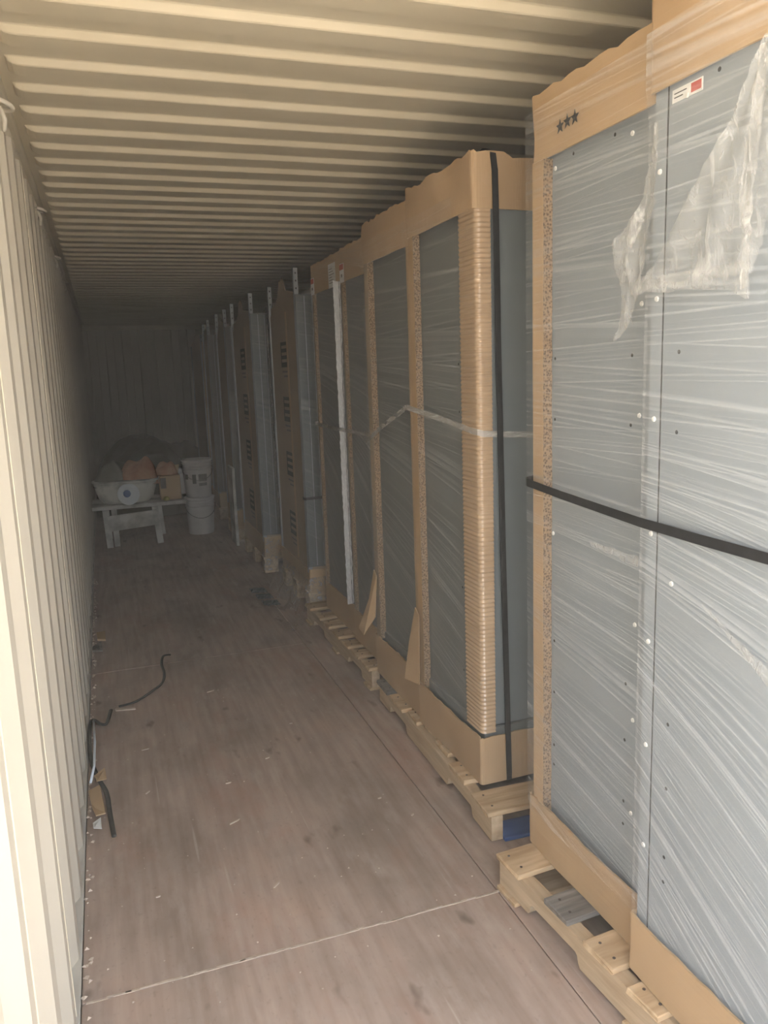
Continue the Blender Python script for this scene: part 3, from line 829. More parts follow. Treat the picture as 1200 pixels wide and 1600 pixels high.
# crinkled film drawn tight round the near corner board
rows = []
nz = 900
prof_xy = []
for t in range(6): prof_xy.append((XC-0.002, YC+0.120-0.022*t, -1, 0))
prof_xy = prof_xy[:5]
for t in range(7):
    a = math.pi+math.pi/2*t/6; prof_xy.append((XC+0.016+0.0175*math.cos(a), YC+0.016+0.0175*math.sin(a), math.cos(a), math.sin(a)))
for t in range(3): prof_xy.append((XC+0.024+0.012*t, YC-0.0015, 0, -1))
for j in range(nz+1):
    z = 0.305+1.715*j/nz
    a = 0.0017*math.sin(2*math.pi*z/0.0150+0.8*noise.noise(Vector((z*14, 0, 0))))
    rows.append([(x+nx*(a+0.001), y+ny*(a+0.001), z) for x, y, nx, ny in prof_xy])
bm_obj('film_sleeve', grid_bm(rows), M['sleeve'], cc, smooth=True)
face_sheet(cc, 'stretch_film', XC-0.004, 2.42, 2.868, 0.30, 2.07, M['film_mid'], seed=5, amp=0.0012, nz=60, cap=(2.012, 1.292))
# upright black strap on the near side, biting into the top cap
sx_ = [(1.75, YC-0.010, ZP+0.003), (1.412, YC-0.010, ZP+0.003), (1.409, YC-0.016, 0.15), (1.406, YC-0.016, 0.29), (1.394, YC-0.013, 0.95), (1.384, YC-0.012, 1.6), (1.377, YC-0.018, 2.02), (1.374, YC-0.020, 2.12), (1.371, YC-0.012, 2.176), (1.368, YC+0.03, 2.192), (1.368, 2.84, 2.192)]
bms = bmesh.new()
P = [Vector(p) for p in sx_]
rings = []
for i, p in enumerate(P):
    t = (P[min(i+1, len(P)-1)]-P[max(i-1, 0)]).normalized()
    A = Vector((1, 0, 0)) if i > 1 else Vector((0.7, 0, 0.0))
    n = t.cross(Vector((1, 0, 0)))
    n = n.normalized() if n.length > 0.1 else Vector((0, -1, 0))
    rings.append([bms.verts.new(p+Vector((1, 0, 0))*0.010*a+n*0.0012*b) for a, b in ((1, 1), (1, -1), (-1, -1), (-1, 1))])
for i in range(1, len(rings)-1):
    for k in range(4): bms.faces.new((rings[i][k], rings[i][(k+1) % 4], rings[i+1][(k+1) % 4], rings[i+1][k]))
for v in rings[0]: bms.verts.remove(v)
bms.faces.new(rings[1][::-1]); bms.faces.new(rings[-1])
bm_obj('packing_strap', bms, M['black'], cc)['label'] = 'upright flat black strap'
# clear plastic band round this cabinet pair
bms = strap_bm([(2.2, YC-0.009, 1.312), (1.53, YC-0.009, 1.314), (1.33, YC-0.009, 1.328), (1.311, YC-0.005, 1.334), (1.308, YC+0.02, 1.336), (1.306, 2.55, 1.362), (1.304, 2.80, 1.385), (1.296, 2.88, 1.395), (1.30, 3.2, 1.30), (1.31, 3.44, 1.22)], 0.020, 0.0015)
tag(bm_obj('plastic_band', bms, M['band'], base=(1.31, 2.5, 1.34)), 'milky plastic band round the cabinet with the ribbed cardboard corner', 'strap')

# ------------------------------------------------------------------ fourth cabinet
cd = empty('metal_cabinet', (1.75, 3.15, ZP), 'charcoal cabinet squeezed behind the one with the ribbed shiny corner', 'cabinet', G_CAB)
XD = 1.334
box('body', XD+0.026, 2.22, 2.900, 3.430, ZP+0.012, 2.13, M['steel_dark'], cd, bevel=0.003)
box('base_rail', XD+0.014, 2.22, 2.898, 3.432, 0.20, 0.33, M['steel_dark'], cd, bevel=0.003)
bm_obj('bottom_cap', cap_bm(1.322, 2.235, 2.884, 3.452, ZP+0.001, 0.312, 41, jit_top=0.005, bulge=0.006, flare=0.004), M['card_v'], cd)
bm_obj('top_cap', cap_bm(1.326, 2.235, 2.884, 3.450, 1.995, 2.160, 42, jit_top=0.006, bulge=0.01, lid=2.13), M['card_v'], cd)
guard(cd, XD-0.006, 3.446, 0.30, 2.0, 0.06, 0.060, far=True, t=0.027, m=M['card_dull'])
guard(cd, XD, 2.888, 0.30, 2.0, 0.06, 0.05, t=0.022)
# peeled cardboard tongues at the foot of the guards
def tongue(parent, pts, m):
    bm = bmesh.new()
    vs = [bm.verts.new(p) for p in pts]
    bm.faces.new(vs)
    ret = bmesh.ops.extrude_face_region(bm, geom=bm.faces[:])
    for v in [g for g in ret['geom'] if isinstance(g, bmesh.types.BMVert)]: v.co.x += 0.004; v.co.y += 0.002
    return bm_obj('peeled_tongue', bm, m, parent)
tongue(cc, [(1.300, 2.862, 0.60), (1.296, 2.815, 0.58), (1.285, 2.80, 0.30), (1.268, 2.92, 0.285), (1.285, 2.90, 0.45)], M['card'])
tongue(cd, [(1.322, 3.440, 0.62), (1.320, 3.40, 0.60), (1.310, 3.41, 0.40), (1.270, 3.47, 0.30), (1.268, 3.54, 0.315), (1.30, 3.46, 0.48)], M['card'])
face_sheet(cd, 'stretch_film', XD-0.012, 2.89, 3.45, 0.32, 2.08, M['film_mid'], seed=7, amp=0.0012, nz=60, cap=(1.995, 1.314))

# ------------------------------------------------------------------ fifth and sixth cabinets with stickers
def stickered(loc, label, y0, y1, x0, seed, sheet, zt, near_guard):
    e = empty('metal_cabinet', loc, label, 'cabinet', G_CAB)
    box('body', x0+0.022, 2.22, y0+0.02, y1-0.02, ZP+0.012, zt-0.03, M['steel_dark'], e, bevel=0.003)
    bm_obj('bottom_cap', cap_bm(x0, 2.235, y0, y1, ZP+0.001, 0.285, seed, jit_top=0.004, bulge=0.004), M['card'], e)
    bm_obj('top_cap', cap_bm(x0+0.002, 2.235, y0, y1, zt-0.16, zt, seed+1, jit_top=0.004, bulge=0.005, lid=zt-0.03), M['card'], e)
    if near_guard:
        guard(e, x0+0.004, y0+0.004, 0.28, zt-0.15, 0.05, 0.095, t=0.018, m=M['card_shine'])
    guard(e, x0+0.004, y1-0.004, 0.28, zt-0.15, 0.05, 0.030, far=True, t=0.018, m=M['card_dull'])
    yb = y1-0.02
    s = quad_x(e, 'sticker', x0-0.004, yb-0.005, yb-0.075, zt-0.165, zt-0.075, M['white'])
    s['label'] = 'white sticker with a red top'
    sub(s, prism_bm([(yb-0.008, zt-0.105), (yb-0.072, zt-0.105), (yb-0.072, zt-0.078), (yb-0.008, zt-0.078)], 'x', x0-0.0060, x0-0.0055), 'red_block', M['red'])
    sub(s, prism_bm([(yb-0.03, zt-0.14), (yb-0.05, zt-0.14), (yb-0.05, zt-0.125), (yb-0.03, zt-0.125)], 'x', x0-0.0060, x0-0.0055), 'print_mark', M['ink'])
    if sheet:
        s = quad_x(e, 'paper_sheet', x0-0.004, y0+0.205, y0+0.075, zt-0.165, zt-0.045, M['white'])
        for i in range(6):
            sub(s, prism_bm([(y0+0.19, zt-0.07-0.014*i), (y0+0.19-0.06-0.035*((i*7) % 3)/2, zt-0.07-0.014*i), (y0+0.19-0.06-0.035*((i*7) % 3)/2, zt-0.073-0.014*i), (y0+0.19, zt-0.073-0.014*i)], 'x', x0-0.0060, x0-0.0055), 'print_line', M['inkgrey'])
    face_sheet(e, 'stretch_film', x0-0.010, y0+0.01, y1-0.005, 0.29, zt-0.02, M['film_far'], seed=seed, amp=0.0012)
    return e
ce = stickered((1.78, 3.72, ZP), 'charcoal cabinet with a red-topped sticker and a shiny cardboard near edge', 3.480, 3.965, 1.372, 51, False, 2.135, True)
cf = stickered((1.78, 4.29, ZP), 'charcoal cabinet with a white paper sheet taped on its carton top', 3.985, 4.590, 1.384, 61, True, 2.135, False)
ribbon(cf, 'white_film_strip', [(1.362, 3.984, 1.985), (1.360, 3.984, 1.5), (1.360, 3.984, 1.0), (1.364, 3.984, 0.30)], [0.040, 0.036, 0.036, 0.04], M['whitefilm'], seed=21, across=(0.96, 0.1, 0), x_noise=0.003)
ribbon(ce, 'film_edge', [(1.365, 3.955, 1.985), (1.363, 3.955, 1.2), (1.365, 3.957, 0.31)], [0.022, 0.02, 0.022], M['galv'], seed=22, across=(0.2, 0.98, 0), x_noise=0.002)
bms = strap_bm([(1.46, 4.610, 1.244), (1.40, 4.608, 1.243), (1.374, 4.60, 1.242), (1.364, 4.55, 1.242), (1.336, 4.0, 1.245), (1.352, 3.50, 1.245), (1.352, 3.47, 1.245), (1.40, 3.462, 1.245)], 0.020, 0.0015)
tag(bm_obj('plastic_band', bms, M['band'], base=(1.37, 4.0, 1.24)), 'milky plastic band round the two stickered cabinets', 'strap')

# ------------------------------------------------------------------ carton units with zinc posts, further in
G_POST = 'cartoned units with zinc posts standing above them'
def print_block(face, x, yc, zc, w, h):
    """stamped emblem on a carton: framed dark block with bars and lines of small print under it"""
    bm = prism_bm([(yc-w/2, zc-h/2), (yc+w/2, zc-h/2), (yc+w/2, zc+h/2), (yc-w/2, zc+h/2)], 'x', x-0.0012, x-0.0004)
    sub(face, bm, 'printed_block', M['ink'])
    for i in range(3):
        zz = zc-h*0.30+h*0.27*i
        sub(face, prism_bm([(yc-w*0.36, zz), (yc+w*0.36, zz), (yc+w*0.36, zz+h*0.12), (yc-w*0.36, zz+h*0.12)], 'x', x-0.0020, x-0.0013), 'printed_bar', M['card_dull'])
    for i in range(2):
        zz = zc-h*0.5-0.035-0.03*i
        sub(face, prism_bm([(yc-w*0.4, zz), (yc+w*(0.4-0.2*i), zz), (yc+w*(0.4-0.2*i), zz+0.012), (yc-w*0.4, zz+0.012)], 'x', x-0.0012, x-0.0004), 'printed_line', M['inkgrey'])

def post_bm(x, y, z0, z1, w=0.026, d=0.03):
    t = 0.003
    return prism_bm([(x, y), (x+w, y), (x+w, y+d), (x+w-t, y+d), (x+w-t, y+t), (x+t, y+t), (x+t, y+d), (x, y+d)], 'z', z0, z1)

def carton_unit(x0, y0, y1, label, seed, zt=2.0, pt=2.15, far_top=2.12, peak=None, prints=True, metal=True, pale=False, strap=False, base_cap=True):
    e = empty('carton_unit', (x0+0.45, (y0+y1)/2, 0.0), label, 'carton', G_POST)
    x1 = 2.2
    # carton block body with a pointed, torn left sheet
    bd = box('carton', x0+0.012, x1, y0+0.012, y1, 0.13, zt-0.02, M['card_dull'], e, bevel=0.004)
    pk = peak if peak is not None else zt+0.10
    ym = y0+(y1-y0)*0.50
    poly = [(y0+0.02, 0.14), (y1, 0.14), (y1, zt-0.10), (ym+0.12, zt+0.03), (ym+0.05, pk-0.01), (ym+0.02, pk-0.02), (ym-0.02, pk), (ym-0.06, pk-0.03), (ym-0.12, zt+0.05), (y0+0.02, zt+0.01)]
    fs = bm_obj('carton_side_sheet', prism_bm(poly, 'x', x0+0.004, x0+0.011), M['card_dull'], e)
    if prints:
        for zc in (1.66, 1.30, 0.93, 0.52):
            print_block(fs, x0+0.004, y0+(y1-y0)*0.50, zc, 0.20, 0.165)
        # strip of tape down the sheet
        sub(fs, prism_bm([(y0+0.30, 0.3), (y0+0.34, 0.3), (y0+0.34, zt-0.08), (y0+0.30, zt-0.08)], 'x', x0+0.0026, x0+0.0036), 'tape_strip', M['card'])
    if metal:
        pn = bm_obj('near_side_panel', boxbm(x0-0.003, x1, y0, y0+0.010, 0.30, zt, 0.002), M['galv'] if prints else M['steel_dark'], e)
        sub(pn, boxbm(x0+0.05, x0+0.056, y0-0.003, y0+0.001, 0.31, zt-0.01), 'fold_line', M['post'])
        sub(pn, boxbm(x0+0.10, x0+0.104, y0-0.002, y0+0.001, 0.31, zt-0.01), 'fold_line', M['post'])
        rows = []
        for j in range(31):
            z = 0.29+(zt-0.29)*j/30
            rows.append([(x0-0.001+(x1-x0)*i/10, y0-0.006+0.002*noise.noise(Vector((i*0.7, z*9, seed))), z) for i in range(11)])
        bm_obj('stretch_film', grid_bm(rows), M['film_far'], e, smooth=True)
    else:
        box('near_side_board', x0+0.006, x1, y0, y0+0.010, 0.30, zt-0.05, M['card_dull'], e)
    for (py, pz) in ((y0+0.0105, pt), (y1-0.03, far_top)):
        po = bm_obj('post', post_bm(x0-0.004, py, 0.25, pz), M['post'], e)
        for zz in (pz-0.03, pz-0.075, pz-0.12):
            sub(po, boxbm(x0+0.005, x0+0.013, py-0.0006, py+0.0002, zz-0.005, zz+0.005), 'bolt_hole', M['hole'])
    if base_cap:
        bm_obj('bottom_cap', cap_bm(x0-0.004, x1+0.01, y0-0.008, y1+0.005, 0.13, 0.285, seed, jit_top=0.003, bulge=0.004), M['card'], e)
    # own pallet blocks and deck
    for yy in (y0+0.0, (y0+y1)/2-0.06, y1-0.13):
        box('pallet_block', x0-0.01, x0+0.10, yy, yy+0.12, 0.0, 0.105, M['wood_s'], e, bevel=0.003)
        box('pallet_block', x1-0.15, x1-0.02, yy, yy+0.12, 0.0, 0.105, M['wood_s'], e, bevel=0.003)
        box('deck_board', x0-0.015, x1, yy, yy+0.12, 0.106, 0.128, M['wood'], e, bevel=0.002)
    return e
u4 = carton_unit(1.362, 4.885, 5.72, 'carton unit with dark printed emblems right behind the stickered cabinets', 71, zt=2.01, pt=2.165, far_top=2.135, peak=2.15)
u5 = carton_unit(1.292, 6.05, 6.98, 'second carton unit with a tall grey metal edge, beyond the film scrap', 72, zt=1.985, pt=2.13, far_top=2.13, peak=2.12)
u6 = carton_unit(1.300, 7.42, 8.00, 'dim carton unit beside the bucket stack with two posts close together', 73, zt=1.97, pt=2.12, far_top=2.12, peak=2.06, prints=False)
u7 = carton_unit(1.300, 8.62, 9.05, 'dim narrow carton unit behind the white bucket stack', 74, zt=1.96, pt=2.11, far_top=2.09, peak=2.03, prints=False)
u8 = carton_unit(1.310, 9.35, 10.4, 'plain brown carton unit deepest in the row, without metal edge', 75, zt=1.97, pt=2.0, far_top=1.9, peak=2.02, prints=False, metal=False)
# crumpled bright film on the far edge of the first carton unit, black band round its near panel
ribbon(u4, 'bunched_film', [(1.352, 5.735, 2.0), (1.348, 5.74, 1.6), (1.350, 5.735, 1.2), (1.352, 5.73, 0.9), (1.35, 5.73, 0.4)], [0.05, 0.075, 0.085, 0.06, 0.05], M['torn_dense'], seed=31, across=(0.15, 0.98, 0), x_noise=0.012)
tag(bm_obj('packing_strap', strap_bm([(2.2, 4.870, 0.760), (1.40, 4.870, 0.752), (1.362, 4.872, 0.750), (1.352, 4.880, 0.750), (1.350, 4.92, 0.750)], 0.018, 0.0016), M['black'], base=(1.37, 4.87, 0.75)),
    'short black strap low across the grey edge of the first carton unit', 'strap')
# loose film skirt round the foot of the first carton unit
def skirt(parent, pts_top, pts_bot, m, seed, name='film_skirt'):
    rows = []
    for j in range(15):
        t = j/14
        row = []
        for a, b in zip(pts_top, pts_bot):
            p = Vector(a).lerp(Vector(b), t)
            p += Vector((0.02*noise.noise(p*14+Vector((seed, 0, 0))), 0.02*noise.noise(p*14+Vector((0, seed, 0))), 0.004*noise.noise(p*20)))
            p.z = max(p.z, 0.004)
            row.append(p)
        rows.append(row)
    return bm_obj(name, grid_bm(rows), m, parent, smooth=True)
n = 20
skirt(u4, [(1.352+0.10*i/n, 4.866, 0.235) for i in range(n+1)], [(1.28+0.20*i/n, 4.80, 0.04) for i in range(n+1)], M['scrap'], 3)
skirt(u4, [(1.345, 4.88+0.8*i/n, 0.22) for i in range(n+1)], [(1.245+0.03*math.sin(i), 4.85+0.85*i/n, 0.006) for i in range(n+1)], M['scrap'], 5)
skirt(u5, [(1.286+0.12*i/n, 6.035, 0.28) for i in range(n+1)], [(1.25+0.18*i/n, 6.0, 0.03) for i in range(n+1)], M['scrap'], 9)
# pale foam board leaning on the dim unit
tag(box('foam_board', 1.235, 1.262, 7.15, 7.42, 0.004, 0.72, M['wood_old'], None, bevel=0.004, base=(1.25, 7.28, 0)), 'pale narrow board standing against the dim carton unit by the buckets', 'board')

# ------------------------------------------------------------------ far left: bench, tub, buckets
be = empty('work_bench', (0.40, 7.75, 0.0), 'low paint-stained wooden bench carrying the tub and boxes', 'bench')
box('bench_top', 0.02, 0.865, 7.68, 8.22, 0.352, 0.388, M['wood_old'], be, bevel=0.004)
def leg_bm(x0, x1, y, z1, w=0.055):
    bm = bmesh.new()
    prism_bm([(x0-w/2, 0.0), (x0+w/2, 0.0), (x1+w/2, z1), (x1-w/2, z1)], 'y', y, y+0.045, bm)
    return bm
for (a, b_, yy) in ((0.150, 0.135, 7.66), (0.602, 0.575, 7.66), (0.150, 0.135, 8.10), (0.655, 0.63, 8.10)):
    bm_obj('leg', leg_bm(a, b_, yy, 0.352), M['wood_old'], be)
bm_obj('leg_stub', leg_bm(0.215, 0.21, 7.70, 0.352, 0.05), M['wood_old'], be)
bm_obj('apron_board', prism_bm([(0.150, 0.155), (0.592, 0.185), (0.586, 0.325), (0.150, 0.300)], 'y', 7.635, 7.658), M['wood_old'], be)

tb = empty('tub', (0.33, 7.85, 0.389), 'paint-splashed white tub full of cloths on the low bench', 'tub')
def oval_rings(specs, cx, cy, seg=36):
    bm = bmesh.new(); rings = []
    for (ax, ay, z) in specs:
        ring = []
        for k in range(seg):
            a = 2*math.pi*k/seg; c, s = math.cos(a), math.sin(a)
            e = 0.62
            ring.append(bm.verts.new((cx+ax*math.copysign(abs(c)**e, c), cy+ay*math.copysign(abs(s)**e, s), z)))
        rings.append(ring)
    for i in range(len(rings)-1):
        for k in range(seg): bm.faces.new((rings[i][k], rings[i][(k+1) % seg], rings[i+1][(k+1) % seg], rings[i+1][k]))
    bm.faces.new(rings[0][::-1]); bm.faces.new(rings[-1])
    return bm
bm_obj('shell', oval_rings([(0.16, 0.09, 0.390), (0.205, 0.115, 0.398), (0.245, 0.14, 0.44), (0.272, 0.152, 0.52), (0.290, 0.162, 0.598), (0.284, 0.157, 0.598), (0.262, 0.145, 0.52), (0.21, 0.11, 0.42), (0.05, 0.03, 0.41)], 0.335, 7.85), M['tub'], tb, smooth=True)
bm_obj('rim', oval_rings([(0.288, 0.160, 0.588), (0.300, 0.171, 0.590), (0.300, 0.171, 0.604), (0.284, 0.156, 0.606)], 0.335, 7.85), M['tub'], tb, smooth=True)
def mound(name, cx, cy, z0, hx, hy, hz, m, seed, amp=0.05, parent=None, base=None, power=1.0, nx=28, ny=18):
    rows = []
    for j in range(ny+1):
        row = []
        for i in range(nx+1):
            s, t = 2*i/nx-1, 2*j/ny-1
            d = max(0.0, 1-(abs(s)**2.4+abs(t)**2.4))
            z = z0+hz*d**0.55*(0.8+power*0.35*noise.noise(Vector((s*1.6+seed, t*1.6, 0))))
            v = Vector((cx+hx*s, cy+hy*t, z))
            v += Vector((amp*0.4*noise.noise(v*4+Vector((seed, 0, 0))), amp*0.4*noise.noise(v*4+Vector((0, seed, 0))), amp*0.8*noise.noise(v*6+Vector((0, 0, seed)))*min(1, d*4)))
            v.z = max(v.z, z0)
            row.append(v)
        rows.append(row)
    bm = grid_bm(rows)
    grid_bm([[Vector((p.x, p.y, z0-0.002)) for p in row] for row in rows], bm)
    return bm_obj(name, bm, m, parent, smooth=True, base=base or (cx, cy, z0))
tag(mound('folded_tarp', 0.205, 7.86, 0.56, 0.155, 0.12, 0.22, M['tarp'], 3, amp=0.03), 'dull green-grey tarp heaped in the left of the tub', 'tarp')
tag(mound('orange_cloth', 0.455, 7.86, 0.56, 0.185, 0.12, 0.27, M['orange'], 8, amp=0.05), 'crumpled orange-brown cloth spilling over the tub', 'cloth')
tag(mound('cloth_bundle', 0.715, 7.86, 0.624, 0.105, 0.08, 0.13, M['orange'], 12, amp=0.03), 'small pale orange cloth bundle lying on the cardboard box', 'cloth')
ld = empty('bucket_lid', (0.33, 7.67, 0.39), 'round white plastic bucket lid leaning on the front of the tub', 'disc')  # loose paint bucket lid propped on the tub
bm = bmesh.new()
def disc_y(bm, cx, y0, y1, cz, rr, seg=28, tilt=0.0):
    a = [bm.verts.new((cx+rr*math.cos(2*math.pi*k/seg), y0+tilt*rr*math.sin(2*math.pi*k/seg), cz+rr*math.sin(2*math.pi*k/seg))) for k in range(seg)]
    b = [bm.verts.new((cx+rr*math.cos(2*math.pi*k/seg), y1+tilt*rr*math.sin(2*math.pi*k/seg), cz+rr*math.sin(2*math.pi*k/seg))) for k in range(seg)]
    for k in range(seg): bm.faces.new((a[k], a[(k+1) % seg], b[(k+1) % seg], b[k]))
    bm.faces.new(a[::-1]); bm.faces.new(b)
    return bm
bm_obj('disc', disc_y(bmesh.new(), 0.352, 7.668, 7.680, 0.487, 0.098, tilt=0.25), M['lid'], ld)
bm_obj('rim', disc_y(bmesh.new(), 0.352, 7.664, 7.668, 0.487, 0.060, tilt=0.25), M['lid'], ld)
bm_obj('paint_smear', disc_y(bmesh.new(), 0.338, 7.660, 7.6638, 0.493, 0.034, 9, tilt=0.25), M['bluepaint'], ld)
bm_obj('paint_smear', disc_y(bmesh.new(), 0.385, 7.660, 7.6638, 0.465, 0.022, 7, tilt=0.25), M['bluepaint'], ld)
bx_ = empty('cardboard_box', (0.74, 7.86, 0.389), 'brown cardboard box on the bench between tub and buckets', 'box')
box('body', 0.645, 0.835, 7.77, 7.97, 0.389, 0.62, M['card'], bx_, bevel=0.004)
bm_obj('open_flap', prism_bm([(0.645, 0.62), (0.835, 0.62), (0.85, 0.70), (0.67, 0.695)], 'y', 7.965, 7.972), M['card'], bx_)
box('dark_label', 0.65, 0.70, 7.768, 7.7705, 0.50, 0.60, M['inkgrey'], bx_, bevel=0.0005)
tag(bm_obj('yellow_scrap', lathe_bm([(0.0, 0.389), (0.026, 0.392), (0.03, 0.410), (0.018, 0.428), (0.0, 0.43)], 0.69, 7.72, 12), M['yellow'], base=(0.69, 7.72, 0.389), smooth=True), 'small yellow lump lying on the bench before the cardboard box', 'scrap')
jg = empty('plastic_jug', (0.870, 8.13, 0.389), 'small whitish plastic tub on the bench behind the bucket stack', 'container')
bm_obj('body', lathe_bm([(0.055, 0.390), (0.064, 0.395), (0.066, 0.53), (0.06, 0.56), (0.058, 0.60)], 0.862, 8.13, 20), M['bucket'], jg, smooth=True)
bm_obj('lid', lathe_bm([(0.063, 0.60), (0.066, 0.605), (0.066, 0.635), (0.058, 0.645)], 0.862, 8.13, 20), M['bucket'], jg, smooth=True)

def bucket(label, cx, cy, z0, h, r0, r1, open_top, labels):
    e = empty('bucket', (cx, cy, z0), label, 'bucket', 'stacked white buckets')
    prof = [(r0-0.006, z0), (r0, z0+0.006), (r0+(r1-r0)*0.72, z0+h*0.72)]
    for k in range(3):
        zz = z0+h*(0.74+0.075*k); rr = r0+(r1-r0)*(0.74+0.075*k)
        prof += [(rr, zz), (rr+0.007, zz+0.002), (rr+0.007, zz+0.006), (rr+0.001, zz+0.008)]
    prof += [(r1+0.001, z0+h-0.018), (r1+0.008, z0+h-0.016), (r1+0.009, z0+h-0.003), (r1+0.004, z0+h)]
    if open_top: prof += [(r1-0.003, z0+h-0.002), (r1-0.008, z0+h*0.6), (r0-0.004, z0+h*0.55)]
    bm_obj('pail', lathe_bm(prof, cx, cy, 36), M['bucket'], e, smooth=True)
    # wire handle hanging down the front
    pts = []
    for i in range(25):
        t = i/24; a = math.pi*(1.0+t)
        rr = r1+0.010
        pts.append((cx+rr*math.cos(a), cy+rr*math.sin(a), z0+h*0.80-h*0.34*math.sin(math.pi*t)))
    bm_obj('wire_handle', tube_bm(pts, 0.0022, 6), M['cable'], e, smooth=True)
    for (a0, a1, z_a, z_b, mm, nm) in labels:
        rows = []
        for j in range(2):
            z = (z_a, z_b)[j]
            row = []
            for i in range(9):
                a = math.radians(a0+(a1-a0)*i/8); rr = r0+(r1-r0)*((z-z0)/h)+0.0015
                row.append((cx+rr*math.cos(a), cy+rr*math.sin(a), z))
            rows.append(row)
        bm = grid_bm(rows)
        ret = bmesh.ops.solidify(bm, geom=bm.faces[:], thickness=0.0008)
        bm_obj(nm, bm, mm, e)
    return e
bcx, bcy = 1.022, 7.99
bucket('lower white bucket of the stack, standing on the floor by the bench', bcx, bcy, 0.0, 0.37, 0.122, 0.140, False, [])
bucket('upper open white bucket with dark printed labels, stacked in the other', bcx-0.002, bcy, 0.372, 0.368, 0.124, 0.141, True,
       [(203, 222, 0.55, 0.60, M['ink'], 'printed_label'), (242, 258, 0.51, 0.60, M['ink'], 'printed_label'), (268, 305, 0.53, 0.60, M['inkgrey'], 'printed_label'), (268, 305, 0.485, 0.515, M['inkgrey'], 'printed_label')])

tag(mound('dark_tarp_heap', 0.62, 9.9, 0.0, 0.60, 0.7, 0.80, M['darktarp'], 5, amp=0.10, power=0.8, nx=36, ny=24), 'dark covered heap on the floor behind the bench', 'heap')
tag(mound('dark_tarp_heap', 0.85, 12.2, 0.0, 0.82, 1.0, 0.80, M['darktarp'], 15, amp=0.12, power=0.9, nx=36, ny=24), 'dark low heap against the far end wall', 'heap')

# ------------------------------------------------------------------ things lying on the floor
def smooth_pts(pts, n=8):
    out = []
    P = [Vector(p) for p in pts]
    for i in range(len(P)-1):
        p0, p1, p2, p3 = P[max(i-1, 0)], P[i], P[i+1], P[min(i+2, len(P)-1)]
        for k in range(n):
            t = k/n
            out.append(0.5*((2*p1)+(-p0+p2)*t+(2*p0-5*p1+4*p2-p3)*t*t+(-p0+3*p1-3*p2+p3)*t**3))
    out.append(P[-1])
    return out
tag(bm_obj('black_cable', tube_bm(smooth_pts([(0.14, 3.80, 0.008), (0.22, 3.83, 0.008), (0.30, 3.93, 0.008), (0.355, 4.02, 0.008), (0.375, 4.15, 0.008), (0.372, 4.30, 0.009), (0.39, 4.42, 0.010), (0.43, 4.44, 0.006)]), 0.0075, 8, flat=0.6), M['cable'], smooth=True, base=(0.3, 4.0, 0)),
    'thin black strap end curling across the bare floor', 'cable')
tag(bm_obj('black_cable', tube_bm(smooth_pts([(0.105, 3.72, 0.03), (0.085, 3.60, 0.02), (0.06, 3.60, 0.02), (0.025, 3.66, 0.02), (0.012, 3.55, 0.02), (0.018, 3.30, 0.012), (0.045, 3.12, 0.009), (0.078, 2.97, 0.012), (0.088, 2.82, 0.010), (0.100, 2.66, 0.008)]), 0.0085, 8, flat=0.55), M['cable'], smooth=True, base=(0.05, 3.2, 0)),
    'black strap lying along the foot of the left wall', 'cable')
tag(bm_obj('metal_rod', tube_bm([(0.030, 3.62, 0.032), (0.036, 3.40, 0.03), (0.034, 3.18, 0.026), (0.022, 3.06, 0.020)], 0.0052, 8), M['rod'], smooth=True, base=(0.03, 3.3, 0)),
    'bright thin metal rod leaning along the left wall foot', 'rod')
def scrap(name, poly, z, th, m, label, cat, tilt=(0, 0), fold=0.0):
    bm = bmesh.new()
    prism_bm(poly, 'z', 0.0, th, bm)
    c = Vector((sum(p[0] for p in poly)/len(poly), sum(p[1] for p in poly)/len(poly), 0))
    for v in bm.verts:
        v.co.z += z+abs(tilt[0]*(v.co.x-c.x)+tilt[1]*(v.co.y-c.y))+fold*((v.co.x-c.x)**2+(v.co.y-c.y)**2)
    return tag(bm_obj(name, bm, m, base=(c.x, c.y, 0)), label, cat)
scrap('cardboard_scrap', [(0.014, 3.00), (0.055, 3.02), (0.068, 2.90), (0.074, 2.815), (0.042, 2.80), (0.028, 2.88)], 0.004, 0.005, M['card'], 'folded brown cardboard scrap by the left wall foot', 'scrap', tilt=(0.1, 0.12))
scrap('cardboard_scrap', [(0.035, 3.10), (0.075, 3.13), (0.080, 3.06), (0.045, 3.03)], 0.018, 0.004, M['card'], 'small torn cardboard bit touching the bright rod', 'scrap', tilt=(0.3, 0.2))
scrap('paper_scrap', [(0.030, 2.78), (0.058, 2.79), (0.060, 2.73), (0.034, 2.73)], 0.003, 0.003, M['white'], 'pale crumpled paper bit below the cardboard scrap', 'scrap', tilt=(0.3, 0.2))
scrap('cardboard_scrap', [(0.035, 5.02), (0.085, 5.03), (0.088, 4.86), (0.042, 4.88)], 0.003, 0.012, M['card'], 'pale brown block lying farther along the left wall', 'scrap')
scrap('dark_scrap', [(0.014, 4.74), (0.065, 4.78), (0.07, 4.66), (0.018, 4.62)], 0.003, 0.01, M['wood_grey'], 'dark rubbish bit in front of the pale brown block', 'scrap', tilt=(0.2, 0.2))
scrap('wood_strip', [(0.122, 3.785), (0.212, 3.765), (0.214, 3.745), (0.125, 3.763)], 0.001, 0.005, M['splinter'], 'pale flat wood strip at the near end of the curling strap', 'wood chip')
